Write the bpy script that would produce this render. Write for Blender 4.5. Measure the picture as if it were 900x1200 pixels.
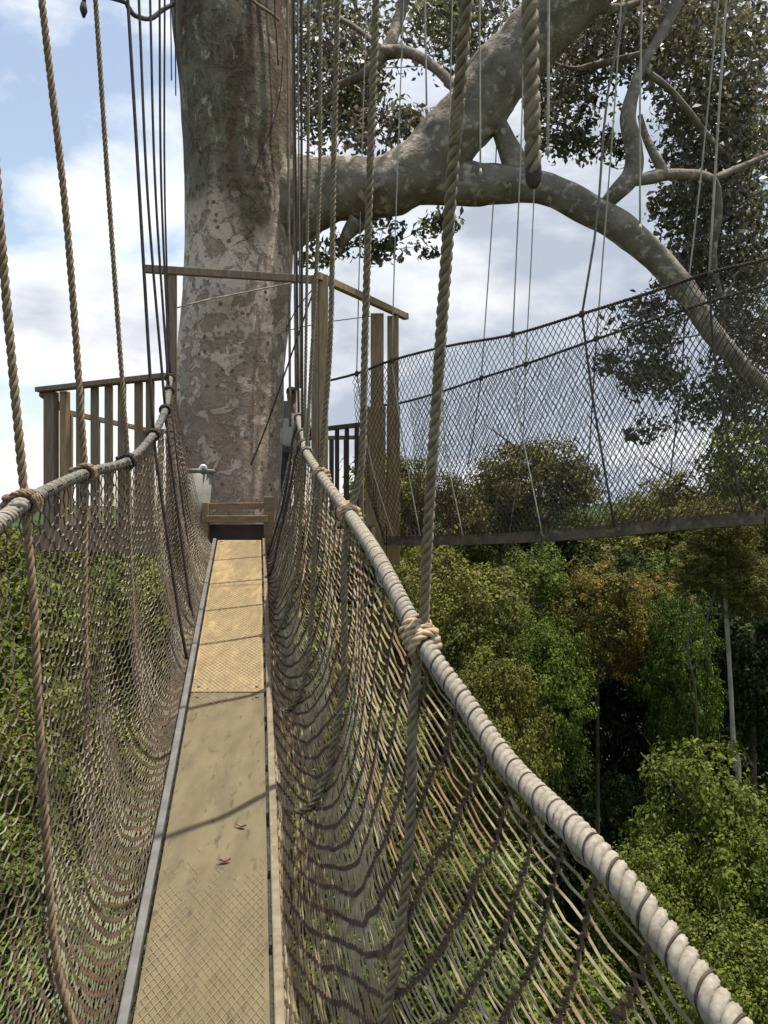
import bpy, math, random
import numpy as np
from mathutils import Vector, Matrix, noise
random.seed(7); RNG = np.random.default_rng(11)
sc = bpy.context.scene
COL = sc.collection
for o in list(bpy.data.objects): bpy.data.objects.remove(o)

# ------------------------------------------------------------------ camera
F = 930.0                                   # focal length in pixels of the 900x1200 photograph
cam = bpy.data.cameras.new('camera'); cam_o = bpy.data.objects.new('camera', cam); COL.objects.link(cam_o)
cam.sensor_fit = 'VERTICAL'; cam.sensor_height = 36.0; cam.lens = F/1200*36.0
cam.clip_start = 0.05; cam.clip_end = 9000
cam_o.location = (0, 0, 0); cam_o.rotation_euler = (math.radians(90), 0, 0)
sc.camera = cam_o
sc.render.resolution_x = 768; sc.render.resolution_y = 1024
def P(px, py, d): return Vector(((px-450)/F*d, d, (600-py)/F*d))

# ------------------------------------------------------------------ sun, sky, exposure
SUN_DIR = Vector((0.22, 0.03, 1.0)).normalized()        # from the ground towards the sun
sun = bpy.data.lights.new('sun', 'SUN'); sun.energy = 5.0; sun.angle = math.radians(0.5); sun.color = (1.0, 0.93, 0.80)
sun_o = bpy.data.objects.new('sun', sun); COL.objects.link(sun_o)
sun_o.rotation_euler = SUN_DIR.to_track_quat('Z', 'Y').to_euler(); sun_o.location = SUN_DIR*60
sc.view_settings.view_transform = 'Standard'; sc.view_settings.look = 'None'
sc.view_settings.exposure = 0.36; sc.view_settings.gamma = 1.0

world = bpy.data.worlds.new('World'); sc.world = world; world.use_nodes = True
wt = world.node_tree; wt.nodes.clear()
def wn(t, **k):
    n = wt.nodes.new(t)
    for a, b in k.items(): setattr(n, a, b)
    return n
def wl(a, b): wt.links.new(a, b)
sky = wn('ShaderNodeTexSky'); sky.sky_type = 'NISHITA'; sky.sun_disc = False
sky.sun_elevation = math.asin(SUN_DIR.z); sky.sun_rotation = math.atan2(SUN_DIR.x, SUN_DIR.y)
sky.air_density = 1.1; sky.dust_density = 2.0
bg = wn('ShaderNodeBackground'); bg.inputs['Strength'].default_value = 0.11
out = wn('ShaderNodeOutputWorld')
tc = wn('ShaderNodeTexCoord')
def wmath(op, a, b=None, c=None):
    n = wn('ShaderNodeMath', operation=op)
    for i, v in enumerate((a, b, c)):
        if v is None: continue
        if isinstance(v, (int, float)): n.inputs[i].default_value = v
        else: wl(v, n.inputs[i])
    return n.outputs[0]
mp = wn('ShaderNodeMapping'); mp.inputs['Scale'].default_value = (1, 1, 2.0); mp.inputs['Location'].default_value = (3.1, 1.7, 0.4)
wl(tc.outputs['Generated'], mp.inputs['Vector'])
n1 = wn('ShaderNodeTexNoise'); n1.inputs['Scale'].default_value = 2.6; n1.inputs['Detail'].default_value = 9; n1.inputs['Roughness'].default_value = 0.58; n1.inputs['Distortion'].default_value = 0.25
wl(mp.outputs[0], n1.inputs['Vector'])
n2 = wn('ShaderNodeTexNoise'); n2.inputs['Scale'].default_value = 5.0; n2.inputs['Detail'].default_value = 7; n2.inputs['Roughness'].default_value = 0.55
wl(mp.outputs[0], n2.inputs['Vector'])
# cumulus banks at given bearings, ragged by the noise: (direction px,py in the photo, size, weight)
tot = None
for px, py, size, w in ((60, 90, .16, .26), (110, 255, .055, .42), (200, 200, .07, .38), (15, 370, .05, .50), (130, 410, .08, .36), (200, 420, .07, .35),
                        (600, 380, .16, .45), (560, 260, .3, .45), (720, 460, .26, .5), (640, 200, .2, .3), (850, 250, .3, .3), (40, 520, .12, .3), (470, 300, .14, .3),(900,-500,.8,.25)):
    v = P(px, py, 1).normalized()
    d = wn('ShaderNodeVectorMath', operation='DISTANCE'); wl(tc.outputs['Generated'], d.inputs[0]); d.inputs[1].default_value = v
    q = wmath('MULTIPLY', wmath('SUBTRACT', 1.0, wmath('MULTIPLY', d.outputs['Value'], 1/size/1.6)), w)
    q = wmath('MAXIMUM', q, 0.0)
    tot = q if tot is None else wmath('ADD', tot, q)
dens = wmath('ADD', wmath('MINIMUM', tot, .55), wmath('MULTIPLY', wmath('SUBTRACT', n1.outputs['Fac'], 0.535), 1.9))
ramp = wn('ShaderNodeValToRGB'); wl(dens, ramp.inputs[0])
ramp.color_ramp.elements[0].position = 0.10; ramp.color_ramp.elements[0].color = (0.06, 0.06, 0.06, 1)
ramp.color_ramp.elements[1].position = 0.40; ramp.color_ramp.elements[1].color = (1, 1, 1, 1)
# thick parts of a bank are greyer
sepx = wn('ShaderNodeSeparateXYZ'); wl(tc.outputs['Generated'], sepx.inputs[0])
sh = wn('ShaderNodeValToRGB'); wl(wmath('ADD', wmath('MULTIPLY', dens, 0.55), wmath('ADD', wmath('MULTIPLY', n2.outputs['Fac'], .55), wmath('MULTIPLY', sepx.outputs['X'], .22))), sh.inputs[0])
sh.color_ramp.elements[0].position = 0.36; sh.color_ramp.elements[0].color = (8.8, 8.8, 8.9, 1)
sh.color_ramp.elements[1].position = 0.64; sh.color_ramp.elements[1].color = (3.7, 4.15, 4.9, 1)
skm = wn('ShaderNodeMix', data_type='RGBA', blend_type='MULTIPLY'); skm.inputs[0].default_value = 1; wl(sky.outputs[0], skm.inputs[6]); skm.inputs[7].default_value = (1.75, 1.62, 1.42, 1)
mx = wn('ShaderNodeMix', data_type='RGBA'); wl(ramp.outputs[0], mx.inputs[0]); wl(skm.outputs[2], mx.inputs[6]); wl(sh.outputs[0], mx.inputs[7])
wl(mx.outputs[2], bg.inputs['Color']); wl(bg.outputs[0], out.inputs[0])

# ------------------------------------------------------------------ materials
def mat(name, base, rough=.7, base2=None, scale=8, bump=0.0, bscale=30, spec=.4, detail=5, stretch=(1, 1, 1), lo=.35, hi=.65, metallic=0, island=0, trans=0, coord='Object', base3=None, s3=3, w3=.5):
    m = bpy.data.materials.new(name); m.use_nodes = True; t = m.node_tree; N = t.nodes; L = t.links
    b = N['Principled BSDF']; b.inputs['Roughness'].default_value = rough; b.inputs['Specular IOR Level'].default_value = spec; b.inputs['Metallic'].default_value = metallic
    tcn = N.new('ShaderNodeTexCoord'); mpn = N.new('ShaderNodeMapping'); mpn.inputs['Scale'].default_value = stretch
    L.new(tcn.outputs[coord], mpn.inputs[0])
    col = None
    rgb = N.new('ShaderNodeRGB'); rgb.outputs[0].default_value = (*base, 1); col = rgb.outputs[0]
    def mixin(c, c2, sca, lo, hi):
        nz = N.new('ShaderNodeTexNoise'); nz.inputs['Scale'].default_value = sca; nz.inputs['Detail'].default_value = detail; nz.inputs['Roughness'].default_value = .6
        L.new(mpn.outputs[0], nz.inputs['Vector'])
        r = N.new('ShaderNodeMapRange'); r.inputs['From Min'].default_value = lo; r.inputs['From Max'].default_value = hi; L.new(nz.outputs['Fac'], r.inputs['Value'])
        x = N.new('ShaderNodeMix'); x.data_type = 'RGBA'; L.new(r.outputs[0], x.inputs[0]); L.new(c, x.inputs[6]); x.inputs[7].default_value = (*c2, 1)
        return x.outputs[2]
    if base2: col = mixin(col, base2, scale, lo, hi)
    if base3: col = mixin(col, base3, s3, w3-.04, w3+.06)
    if island:
        g = N.new('ShaderNodeNewGeometry'); r = N.new('ShaderNodeMapRange'); L.new(g.outputs['Random Per Island'], r.inputs['Value']); r.inputs['To Min'].default_value = 1-island; r.inputs['To Max'].default_value = 1+island
        oi = N.new('ShaderNodeObjectInfo'); hs = N.new('ShaderNodeHueSaturation'); L.new(r.outputs[0], hs.inputs['Value']); L.new(col, hs.inputs['Color'])
        hr = N.new('ShaderNodeMapRange'); L.new(oi.outputs['Random'], hr.inputs['Value']); hr.inputs['To Min'].default_value = .475; hr.inputs['To Max'].default_value = .515; L.new(hr.outputs[0], hs.inputs['Hue'])
        col = hs.outputs[0]
    L.new(col, b.inputs['Base Color'])
    if bump:
        nb = N.new('ShaderNodeTexNoise'); nb.inputs['Scale'].default_value = bscale; nb.inputs['Detail'].default_value = 6; L.new(mpn.outputs[0], nb.inputs['Vector'])
        bp = N.new('ShaderNodeBump'); bp.inputs['Strength'].default_value = bump; bp.inputs['Distance'].default_value = min(.02, .35/bscale); L.new(nb.outputs['Fac'], bp.inputs['Height']); L.new(bp.outputs[0], b.inputs['Normal'])
    if trans:
        tr = N.new('ShaderNodeBsdfTranslucent'); L.new(col, tr.inputs['Color']); ms = N.new('ShaderNodeMixShader'); ms.inputs[0].default_value = trans
        L.new(b.outputs[0], ms.inputs[1]); L.new(tr.outputs[0], ms.inputs[2]); L.new(ms.outputs[0], N['Material Output'].inputs[0])
    return m
M = dict(
 rail_rope = mat('pale_rope', (.34, .315, .265), .95, (.22, .195, .155), 90, 1.0, 900, .1),
 old_rope = mat('weathered_rope', (.27, .23, .16), .9, (.15, .125, .085), 40, .8, 300, .15),
 tan_rope = mat('tan_rope', (.27, .20, .13), .9, (.15, .11, .07), 40, .8, 300, .15),
 grey_rope = mat('grey_rope', (.23, .22, .195), .9, (.14, .135, .12), 30, .6, 200, .15),
 knot_rope = mat('knot_rope', (.50, .40, .27), .9, (.26, .17, .10), 25, .6, 300, .15),
 cord = mat('thin_cord', (.46, .44, .36), .9, (.30, .28, .22), 20, .3, 200, .1),
 dark_cord = mat('dark_cord', (.045, .04, .04), .9, (.09, .075, .06), 30, .3, 200, .1),
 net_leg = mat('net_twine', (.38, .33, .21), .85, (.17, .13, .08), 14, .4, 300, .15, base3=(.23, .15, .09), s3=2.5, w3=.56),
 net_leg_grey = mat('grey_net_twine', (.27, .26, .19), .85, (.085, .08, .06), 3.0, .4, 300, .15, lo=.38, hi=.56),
 net_knot = mat('net_knots', (.07, .055, .045), .9, (.13, .085, .06), 20, .4, 200, .1),
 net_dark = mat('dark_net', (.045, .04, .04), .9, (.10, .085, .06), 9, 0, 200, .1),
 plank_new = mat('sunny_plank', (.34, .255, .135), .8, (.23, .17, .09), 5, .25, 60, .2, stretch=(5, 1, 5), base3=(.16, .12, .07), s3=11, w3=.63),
 plank_old_shaded = mat('worn_shaded_plank', (.165, .137, .08), .8, (.12, .10, .06), 4, .25, 60, .2, stretch=(4, 1, 4), base3=(.085, .07, .045), s3=9, w3=.62),  # worn boards, with overhead shade mixed into the darker base colour
 wire = mat('mesh_wire', (.24, .20, .125), .6, (.22, .17, .10), 20, 0, 1, .3),
 alu = mat('weathered_aluminium', (.165, .163, .155), .65, (.11, .108, .10), 14, .2, 80, .4, metallic=.1),
 alu_old = mat('stained_aluminium', (.25, .21, .14), .7, (.15, .12, .075), 22, .3, 80, .4, metallic=.2),
 wood_grey = mat('grey_timber', (.27, .20, .14), .85, (.17, .125, .088), 6, .4, 50, .2, stretch=(8, 8, 1)),
 wood_brown = mat('brown_timber', (.40, .28, .16), .8, (.24, .165, .095), 6, .4, 50, .2, stretch=(8, 8, 1)),
 wood_light = mat('pale_timber', (.30, .22, .13), .8, (.19, .135, .08), 6, .3, 50, .2, stretch=(2, 2, 8)),
 wood_dark = mat('dark_timber', (.07, .05, .055), .85, (.11, .08, .08), 6, .3, 50, .2),
 deckwood = mat('deck_timber', (.22, .17, .12), .85, (.14, .11, .08), 6, .3, 50, .2),
 beam = mat('walkway_board', (.15, .12, .08), .85, (.085, .065, .05), 9, .5, 60, .2, base3=(.20, .17, .12), s3=14, w3=.58),
 bucket = mat('grey_plastic', (.27, .265, .24), .6, (.18, .17, .14), 9, .2, 1, .4),
 bag = mat('white_bag', (.75, .73, .80), .3, None, spec=.6),
 skin = mat('dark_skin', (.10, .06, .045), .6),
 hair = mat('black_hair', (.02, .018, .02), .8, None, bump=.6, bscale=300),
 shirt = mat('pale_shirt', (.45, .43, .38), .9, (.36, .34, .30), 8, .3, 25),
 trouser = mat('navy_trousers', (.03, .03, .045), .9, (.05, .05, .07), 8, .3, 25),
 metal = mat('shackle_metal', (.12, .11, .11), .5, None, metallic=.8),
 leaf_hero = mat('glossy_leaves', (.10, .13, .05), .34, (.15, .13, .085), 1.2, 0, 1, .6, island=.65, trans=.42),
 leaf_a = mat('forest_leaves_mid', (.105, .145, .018), .6, (.055, .08, .012), .5, 0, 1, .15, island=.5, trans=.22),
 leaf_b = mat('forest_leaves_olive', (.165, .155, .03), .6, (.075, .08, .018), .6, 0, 1, .15, island=.5, trans=.22),
 leaf_c = mat('forest_leaves_bright', (.12, .155, .022), .6, (.065, .09, .016), .6, 0, 1, .15, island=.5, trans=.25),
 leaf_y = mat('forest_leaves_orange', (.26, .20, .03), .6, (.12, .125, .025), 2.6, 0, 1, .15, island=.45, trans=.25, lo=.36, hi=.48),
 leaf_d = mat('forest_leaves_shade_dark', (.035, .052, .012), .6, (.02, .03, .009), .6, 0, 1, .1, island=.5, trans=.15),  # leaf colour darkened to stand in for shadow inside the forest
 leaf_dry = mat('dry_leaf', (.22, .12, .05), .7, (.14, .07, .03), 30),
 leaf_red = mat('red_dry_leaf', (.20, .07, .05), .7, (.12, .05, .03), 30),
 bark_f = mat('forest_bark', (.12, .10, .075), .9, (.07, .055, .04), 2, .5, 10, .1),
 bark_pale = mat('pale_forest_bark', (.34, .31, .25), .9, (.20, .18, .14), 2, .5, 10, .1),
 ground = mat('forest_floor', (.028, .042, .014), 1, (.045, .05, .02), .05, .3, 1, .05, detail=9),
 far = mat('far_canopy', (.03, .045, .022), .9, (.05, .07, .03), .2, .8, .5, .1, detail=10),
)
GROUND_Z = -38.0
def ground(x, y):
    r = math.hypot(x, y); z = GROUND_Z
    z += 5*noise.noise(Vector((x*.012, y*.012, 1)))
    z += max(0, min(1, (r-120)/500))*(14*noise.noise(Vector((x*.003, y*.003, 7)))+10)
    return z
TBZ = ground(-1.4, 7.15)-.3
def bark_material():
    m = bpy.data.materials.new('blotched_bark'); m.use_nodes = True; N = m.node_tree.nodes; L = m.node_tree.links
    b = N['Principled BSDF']; b.inputs['Roughness'].default_value = .85; b.inputs['Specular IOR Level'].default_value = .2
    t = N.new('ShaderNodeTexCoord')
    def noise(scale, detail=6, rough=.6, dist=0, st=(1, 1, 1)):
        mp = N.new('ShaderNodeMapping'); mp.inputs['Scale'].default_value = st; L.new(t.outputs['Object'], mp.inputs[0])
        n = N.new('ShaderNodeTexNoise'); n.inputs['Scale'].default_value = scale; n.inputs['Detail'].default_value = detail; n.inputs['Roughness'].default_value = rough; n.inputs['Distortion'].default_value = dist
        L.new(mp.outputs[0], n.inputs['Vector']); return n.outputs['Fac']
    def rng(v, a, b_, c=0, d=1):
        r = N.new('ShaderNodeMapRange'); r.inputs['From Min'].default_value = a; r.inputs['From Max'].default_value = b_; r.inputs['To Min'].default_value = c; r.inputs['To Max'].default_value = d; L.new(v, r.inputs['Value']); return r.outputs[0]
    def mix(f, a, b_):
        x = N.new('ShaderNodeMix'); x.data_type = 'RGBA'; L.new(f, x.inputs[0])
        for s, v in ((6, a), (7, b_)):
            if isinstance(v, tuple): x.inputs[s].default_value = (*v, 1)
            else: L.new(v, x.inputs[s])
        return x.outputs[2]
    def ma(op, a, b_):
        x = N.new('ShaderNodeMath'); x.operation = op
        for i, v in enumerate((a, b_)):
            if isinstance(v, (int, float)): x.inputs[i].default_value = v
            else: L.new(v, x.inputs[i])
        return x.outputs[0]
    sep = N.new('ShaderNodeSeparateXYZ'); L.new(t.outputs['Object'], sep.inputs[0])
    base = mix(rng(noise(2.2), .35, .65), (.55, .415, .33), (.72, .59, .485))
    # small round specks
    v = N.new('ShaderNodeTexVoronoi'); v.inputs['Scale'].default_value = 11; v.inputs['Randomness'].default_value = 1; L.new(t.outputs['Object'], v.inputs['Vector'])
    sp = ma('LESS_THAN', ma('ADD', v.outputs['Distance'], ma('MULTIPLY', noise(26), .35)), .38)
    c = mix(ma('MULTIPLY', sp, rng(noise(4), .48, .52)), base, (.20, .145, .11))
    # torn dark patches, more of them low down
    low = rng(sep.outputs['Z'], -TBZ+.2, -TBZ+2.2, (.09), -.01)
    patch = rng(ma('ADD', noise(6.5, 8, .68, .5), low), .51, .56)
    c = mix(ma('MULTIPLY', patch, .60), c, mix(rng(noise(20), .4, .6), (.15, .10, .065), (.27, .195, .14)))
    # pale lichen flakes
    lich = rng(noise(9, 8, .72, .8), .565, .59)
    c = mix(ma('MULTIPLY', lich, .6), c, (.56, .51, .44))
    # upper trunk darker brown and mossy with vertical streaks
    up = rng(ma('ADD', sep.outputs['Z'], ma('MULTIPLY', noise(1.6, 5, .6, 0, (1, 1, .4)), 1.8)), -TBZ+3.35, -TBZ+3.6)
    brown = mix(rng(noise(5, 7, .65, 0, (1, 1, .25)), .42, .6), (.12, .08, .05), (.19, .175, .12))
    brown = mix(rng(noise(11, 7, .7, .4, (1, 1, .4)), .58, .62), brown, (.40, .37, .31))
    c = mix(ma('MULTIPLY', up, .95), c, brown)
    L.new(c, b.inputs['Base Color'])
    bp = N.new('ShaderNodeBump'); bp.inputs['Strength'].default_value = 1.0; bp.inputs['Distance'].default_value = .03
    L.new(ma('ADD', ma('ADD', noise(14, 9, .7), ma('MULTIPLY', patch, -.35)), ma('MULTIPLY', lich, .2)), bp.inputs['Height']); L.new(bp.outputs[0], b.inputs['Normal'])
    return m
M['bark'] = bark_material()
M['limb'] = mat('limb_bark', (.25, .22, .18), .9, (.13, .112, .085), 5, 1.0, 30, .15, base3=(.40, .355, .29), s3=11, w3=.58)

# ------------------------------------------------------------------ mesh helpers
class MB:
    def __init__(s): s.v = []; s.f = []; s.mi = []
    def _frames(s, pts):
        n = len(pts); T = []
        for i in range(n):
            a = pts[max(i-1, 0)]; b = pts[min(i+1, n-1)]; t = (b-a)
            T.append(t.normalized() if t.length > 1e-9 else Vector((0, 0, 1)))
        u = T[0].orthogonal().normalized(); U = []
        for t in T:
            u = (u - t*u.dot(t))
            u = u.normalized() if u.length > 1e-6 else t.orthogonal().normalized()
            U.append(u)
        return T, U
    def tube(s, pts, rad, sides=6, mi=0, caps=True, fr=None, wob=0, sc=1, flute=0):
        pts = [Vector(p) for p in pts]
        if not hasattr(rad, '__len__'): rad = [rad]*len(pts)
        T, U = fr or s._frames(pts); b0 = len(s.v)
        for i, p in enumerate(pts):
            t, u = T[i], U[i]; w = t.cross(u)
            for k in range(sides):
                a = 2*math.pi*k/sides+(i*.30 if flute else 0); dvec = u*math.cos(a)+w*math.sin(a); r = rad[i]*(1+(flute if k % 2 else -flute))
                if wob: r *= 1 + wob*noise.noise((p+dvec*rad[i])*sc) + .4*wob*noise.noise((p+dvec*rad[i])*sc*3)
                s.v.append(p+dvec*r)
        for i in range(len(pts)-1):
            for k in range(sides):
                a = b0+i*sides+k; b = b0+i*sides+(k+1) % sides
                s.f.append((a, b, b+sides, a+sides)); s.mi.append(mi)
        if caps:
            s.f.append(tuple(b0+k for k in range(sides))[::-1]); s.mi.append(mi)
            e = b0+(len(pts)-1)*sides; s.f.append(tuple(e+k for k in range(sides))); s.mi.append(mi)
        return s
    def rope(s, pts, R, pitch, sides=6, per=8, strands=3, mi=0, cord=None, phase=0, fat=1.0, flute=0):
        """a laid rope: three round strands wound about the path"""
        pts = resample(pts, pitch/per); T, U = s._frames(pts)
        L = [0]
        for a, b in zip(pts, pts[1:]): L.append(L[-1]+(b-a).length)
        rs = R*.48*fat; rh = R*.56
        for q in range(strands):
            pp = []
            for i, p in enumerate(pts):
                a = phase+2*math.pi*(q/strands + L[i]/pitch); u = U[i]; w = T[i].cross(u)
                pp.append(p+(u*math.cos(a)+w*math.sin(a))*rh)
            s.tube(pp, rs, sides, mi, flute=flute)
        if cord:
            pp = []
            for i, p in enumerate(pts):
                a = phase+2*math.pi*(.5/strands + L[i]/pitch); u = U[i]; w = T[i].cross(u)
                pp.append(p+(u*math.cos(a)+w*math.sin(a))*(R*.86 if fat < .9 else R*.93))
            s.tube(pp, cord[0], 4, cord[1])
        return s
    def box(s, c, size, R=None, mi=0, jit=0):
        R = R or Matrix.Identity(3); b0 = len(s.v); c = Vector(c); x, y, z = (q/2 for q in size); ch = min(x, y, z)*.14
        # chamfered box: 8 corners pulled in twice
        for (sx, sy, sz) in ((-1, -1, -1), (1, -1, -1), (1, 1, -1), (-1, 1, -1), (-1, -1, 1), (1, -1, 1), (1, 1, 1), (-1, 1, 1)):
            j = Vector((random.uniform(-jit, jit), random.uniform(-jit, jit), random.uniform(-jit, jit))) if jit else Vector()
            s.v.append(c+R@(Vector((sx*x, sy*y, sz*z))+j))
        for f in ((0, 3, 2, 1), (4, 5, 6, 7), (0, 1, 5, 4), (1, 2, 6, 5), (2, 3, 7, 6), (3, 0, 4, 7)):
            s.f.append(tuple(b0+i for i in f)); s.mi.append(mi)
        return s
    def beam(s, a, b, w, h, up=Vector((0, 0, 1)), mi=0):
        """rectangular bar between two points; w across, h along up"""
        a = Vector(a); b = Vector(b); t = (b-a); L = t.length; t.normalize()
        x = t.cross(up).normalized(); z = x.cross(t)
        R = Matrix((x, t, z)).transposed()
        return s.box((a+b)/2, (w, L, h), R, mi)
    def build(s, name, mats, parent=None, smooth=True, kind=None, bevel=0):
        me = bpy.data.meshes.new(name); base = world_loc(parent) if parent else Vector()
        va = np.array([tuple(v) for v in s.v], dtype=np.float64)-np.array(base)
        me.from_pydata(va.tolist(), [], s.f)
        if not isinstance(mats, (list, tuple)): mats = [mats]
        for m in mats: me.materials.append(M[m])
        if len(mats) > 1: me.polygons.foreach_set('material_index', s.mi)
        if smooth: me.polygons.foreach_set('use_smooth', [True]*len(me.polygons))
        me.update()
        o = bpy.data.objects.new(name, me); COL.objects.link(o)
        if parent: o.parent = parent
        if kind: o['kind'] = kind
        if bevel:
            b = o.modifiers.new('bevel', 'BEVEL'); b.width = bevel; b.segments = 2
        return o
def world_loc(o):
    v = Vector(o.location)
    while o.parent: o = o.parent; v = v+Vector(o.location)
    return v
def resample(pts, step):
    pts = [Vector(p) for p in pts]; out = [pts[0]]; acc = 0
    L = [0]
    for a, b in zip(pts, pts[1:]): L.append(L[-1]+(b-a).length)
    n = max(2, int(L[-1]/step)); j = 0; res = []
    for i in range(n+1):
        t = L[-1]*i/n
        while j < len(L)-2 and L[j+1] < t: j += 1
        seg = L[j+1]-L[j]; res.append(pts[j].lerp(pts[j+1], (t-L[j])/seg if seg else 0))
    return res
def smooth(pts, n=8):
    """Catmull-Rom through the points"""
    pts = [Vector(p) for p in pts]
    if len(pts) < 3: return pts
    q = [pts[0]*2-pts[1]]+pts+[pts[-1]*2-pts[-2]]; out = []
    for i in range(1, len(q)-2):
        p0, p1, p2, p3 = q[i-1:i+3]
        for k in range(n):
            t = k/n; out.append(.5*((2*p1)+(-p0+p2)*t+(2*p0-5*p1+4*p2-p3)*t*t+(-p0+3*p1-3*p2+p3)*t**3))
    out.append(pts[-1]); return out
def interp(tab, d):
    """Catmull-ish interpolation in a table of (d, value...)"""
    if d <= tab[0][0]: a, b = tab[0], tab[1]
    elif d >= tab[-1][0]: a, b = tab[-2], tab[-1]
    else:
        for a, b in zip(tab, tab[1:]):
            if a[0] <= d <= b[0]: break
    t = (d-a[0])/(b[0]-a[0]); return [p+(q-p)*t for p, q in zip(a[1:], b[1:])]
def empty(name, loc, label, cat, group=None):
    o = bpy.data.objects.new(name, None); COL.objects.link(o); o.location = loc; o.empty_display_size = .2
    o['label'] = label; o['category'] = cat
    if group: o['group'] = group
    return o
def tag(o, label, cat, group=None):
    o['label'] = label; o['category'] = cat
    if group: o['group'] = group
    return o
def structure(o): o['kind'] = 'structure'; return o
def rebase(o, base):
    """put a single-mesh thing's origin at its base"""
    o.data.transform(Matrix.Translation(-Vector(base))); o.location = base; return o

# ------------------------------------------------------------------ leaves
def leaf_mesh(name, centres, normals, sizes, aspect=.5, fold=.25, material='leaf_a'):
    n = len(centres); c = np.asarray(centres); nn = np.asarray(normals); nn /= np.linalg.norm(nn, axis=1)[:, None]+1e-9
    r = RNG.normal(size=(n, 3)); a = np.cross(nn, r); a /= np.linalg.norm(a, axis=1)[:, None]+1e-9
    b = np.cross(nn, a); s = np.asarray(sizes)[:, None]
    V = np.empty((n, 4, 3)); V[:, 0] = c-a*s*.5; V[:, 1] = c+b*s*aspect*.5+nn*s*fold*.3; V[:, 2] = c+a*s*.5-nn*s*fold*.25; V[:, 3] = c-b*s*aspect*.5+nn*s*fold*.3
    me = bpy.data.meshes.new(name); me.vertices.add(n*4); me.vertices.foreach_set('co', V.reshape(-1))
    me.loops.add(n*4); me.loops.foreach_set('vertex_index', np.arange(n*4, dtype=np.int32))
    me.polygons.add(n); me.polygons.foreach_set('loop_start', np.arange(n, dtype=np.int32)*4)
    try: me.polygons.foreach_set('loop_total', np.full(n, 4, dtype=np.int32))
    except Exception: pass
    me.materials.append(M[material]); me.update(calc_edges=True); me.validate()
    return me
def clump_leaves(cc, cr, per, leaf, up=.6, flat=.75):
    """cc (k,3) clump centres, cr radii -> leaf centres, normals, sizes"""
    k = len(cc); d = RNG.normal(size=(k, per, 3)); d /= np.linalg.norm(d, axis=2)[..., None]
    rr = RNG.uniform(.35, 1.05, size=(k, per, 1))**.6
    p = d*rr; p[..., 2] *= flat
    pos = cc[:, None, :]+p*np.asarray(cr)[:, None, None]
    nor = d*.8+RNG.normal(size=(k, per, 3))*.55; nor[..., 2] += up
    sz = leaf*RNG.uniform(.6, 1.35, size=(k, per))
    return pos.reshape(-1, 3), nor.reshape(-1, 3), sz.reshape(-1)
def crown_points(k, tall=1.0, droop=-.35, rmin=.55, seed=0):
    """clump centres through a lumpy dome of radius 1"""
    out = []; rs = np.random.default_rng(seed); off = Vector(rs.uniform(-50, 50, 3))
    while len(out) < k:
        d = rs.normal(size=3); d /= np.linalg.norm(d)
        if d[2] < droop: continue
        lump = 1+.38*noise.noise(Vector(d)*2.1+off)+.2*noise.noise(Vector(d)*4.7+off)
        r = lump*rs.uniform(rmin, 1)
        out.append((d[0]*r, d[1]*r, d[2]*r*tall))
    return np.array(out)
PROTO = {}
def crown_mesh(key, k, per, leaf, cr, tall, seed, material, droop=-.35, rmin=.55):
    if key not in PROTO:
        cc = crown_points(k, tall, droop, rmin, seed)
        pos, nor, sz = clump_leaves(cc, RNG.uniform(cr*.6, cr*1.35, k), per, leaf)
        nor = nor+pos*.7
        PROTO[key] = leaf_mesh('crown', pos, nor, sz, .55, .3, material)
    return PROTO[key]
GROUND_Z = -38.0
def forest_tree(top, R, tall, style, label, group, trunk_mat='bark_f', near=False, name='forest_tree', lean=0, tr=None, seed=0, bare=.0):
    """top: the highest point of the crown"""
    top = Vector(top); base = Vector((top.x-lean, top.y, ground(top.x, top.y)-.2)); c = top-Vector((0, 0, R*tall))
    t = empty(name, base, label, 'tree', group)
    m = MB(); tr = tr or R*.07
    mid = base.lerp(c, .5)+Vector((random.uniform(-.4, .4), random.uniform(-.4, .4), 0))
    pts = smooth([base, mid, c+Vector((0, 0, R*tall*.45))], 6); n = len(pts)
    m.tube(pts, [tr*(1.25-.85*i/(n-1)) for i in range(n)], 9, wob=.12, sc=2)
    for q in range(6):
        a = q*1.05+seed; s = pts[min(n-1, int(n*(.80+.03*q)))]
        m.tube(smooth([s, s+Vector((math.cos(a)*R*.35, math.sin(a)*R*.35, R*.25)), s+Vector((math.cos(a)*R*.75, math.sin(a)*R*.75, R*.55))], 3), [tr*.4, tr*.34, tr*.28, tr*.22, tr*.18, tr*.13, tr*.08], 5)
    m.build('trunk', trunk_mat, t)
    v = seed % 3
    if near: me = crown_mesh((style, 'n', v), 330, 70, .058, .17, 1.25, 100+v, style, droop=-.95)
    else: me = crown_mesh((style, 'm', v), 170, 62, .075, .21, 1.0, 200+v, style)
    o = bpy.data.objects.new('crown', me); COL.objects.link(o); o.parent = t; o.location = c-base; o.scale = (R*.86, R*.86, R*tall*.86)
    o.rotation_euler = (0, 0, seed*1.3)
    o['kind'] = 'stuff'
    return t

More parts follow.
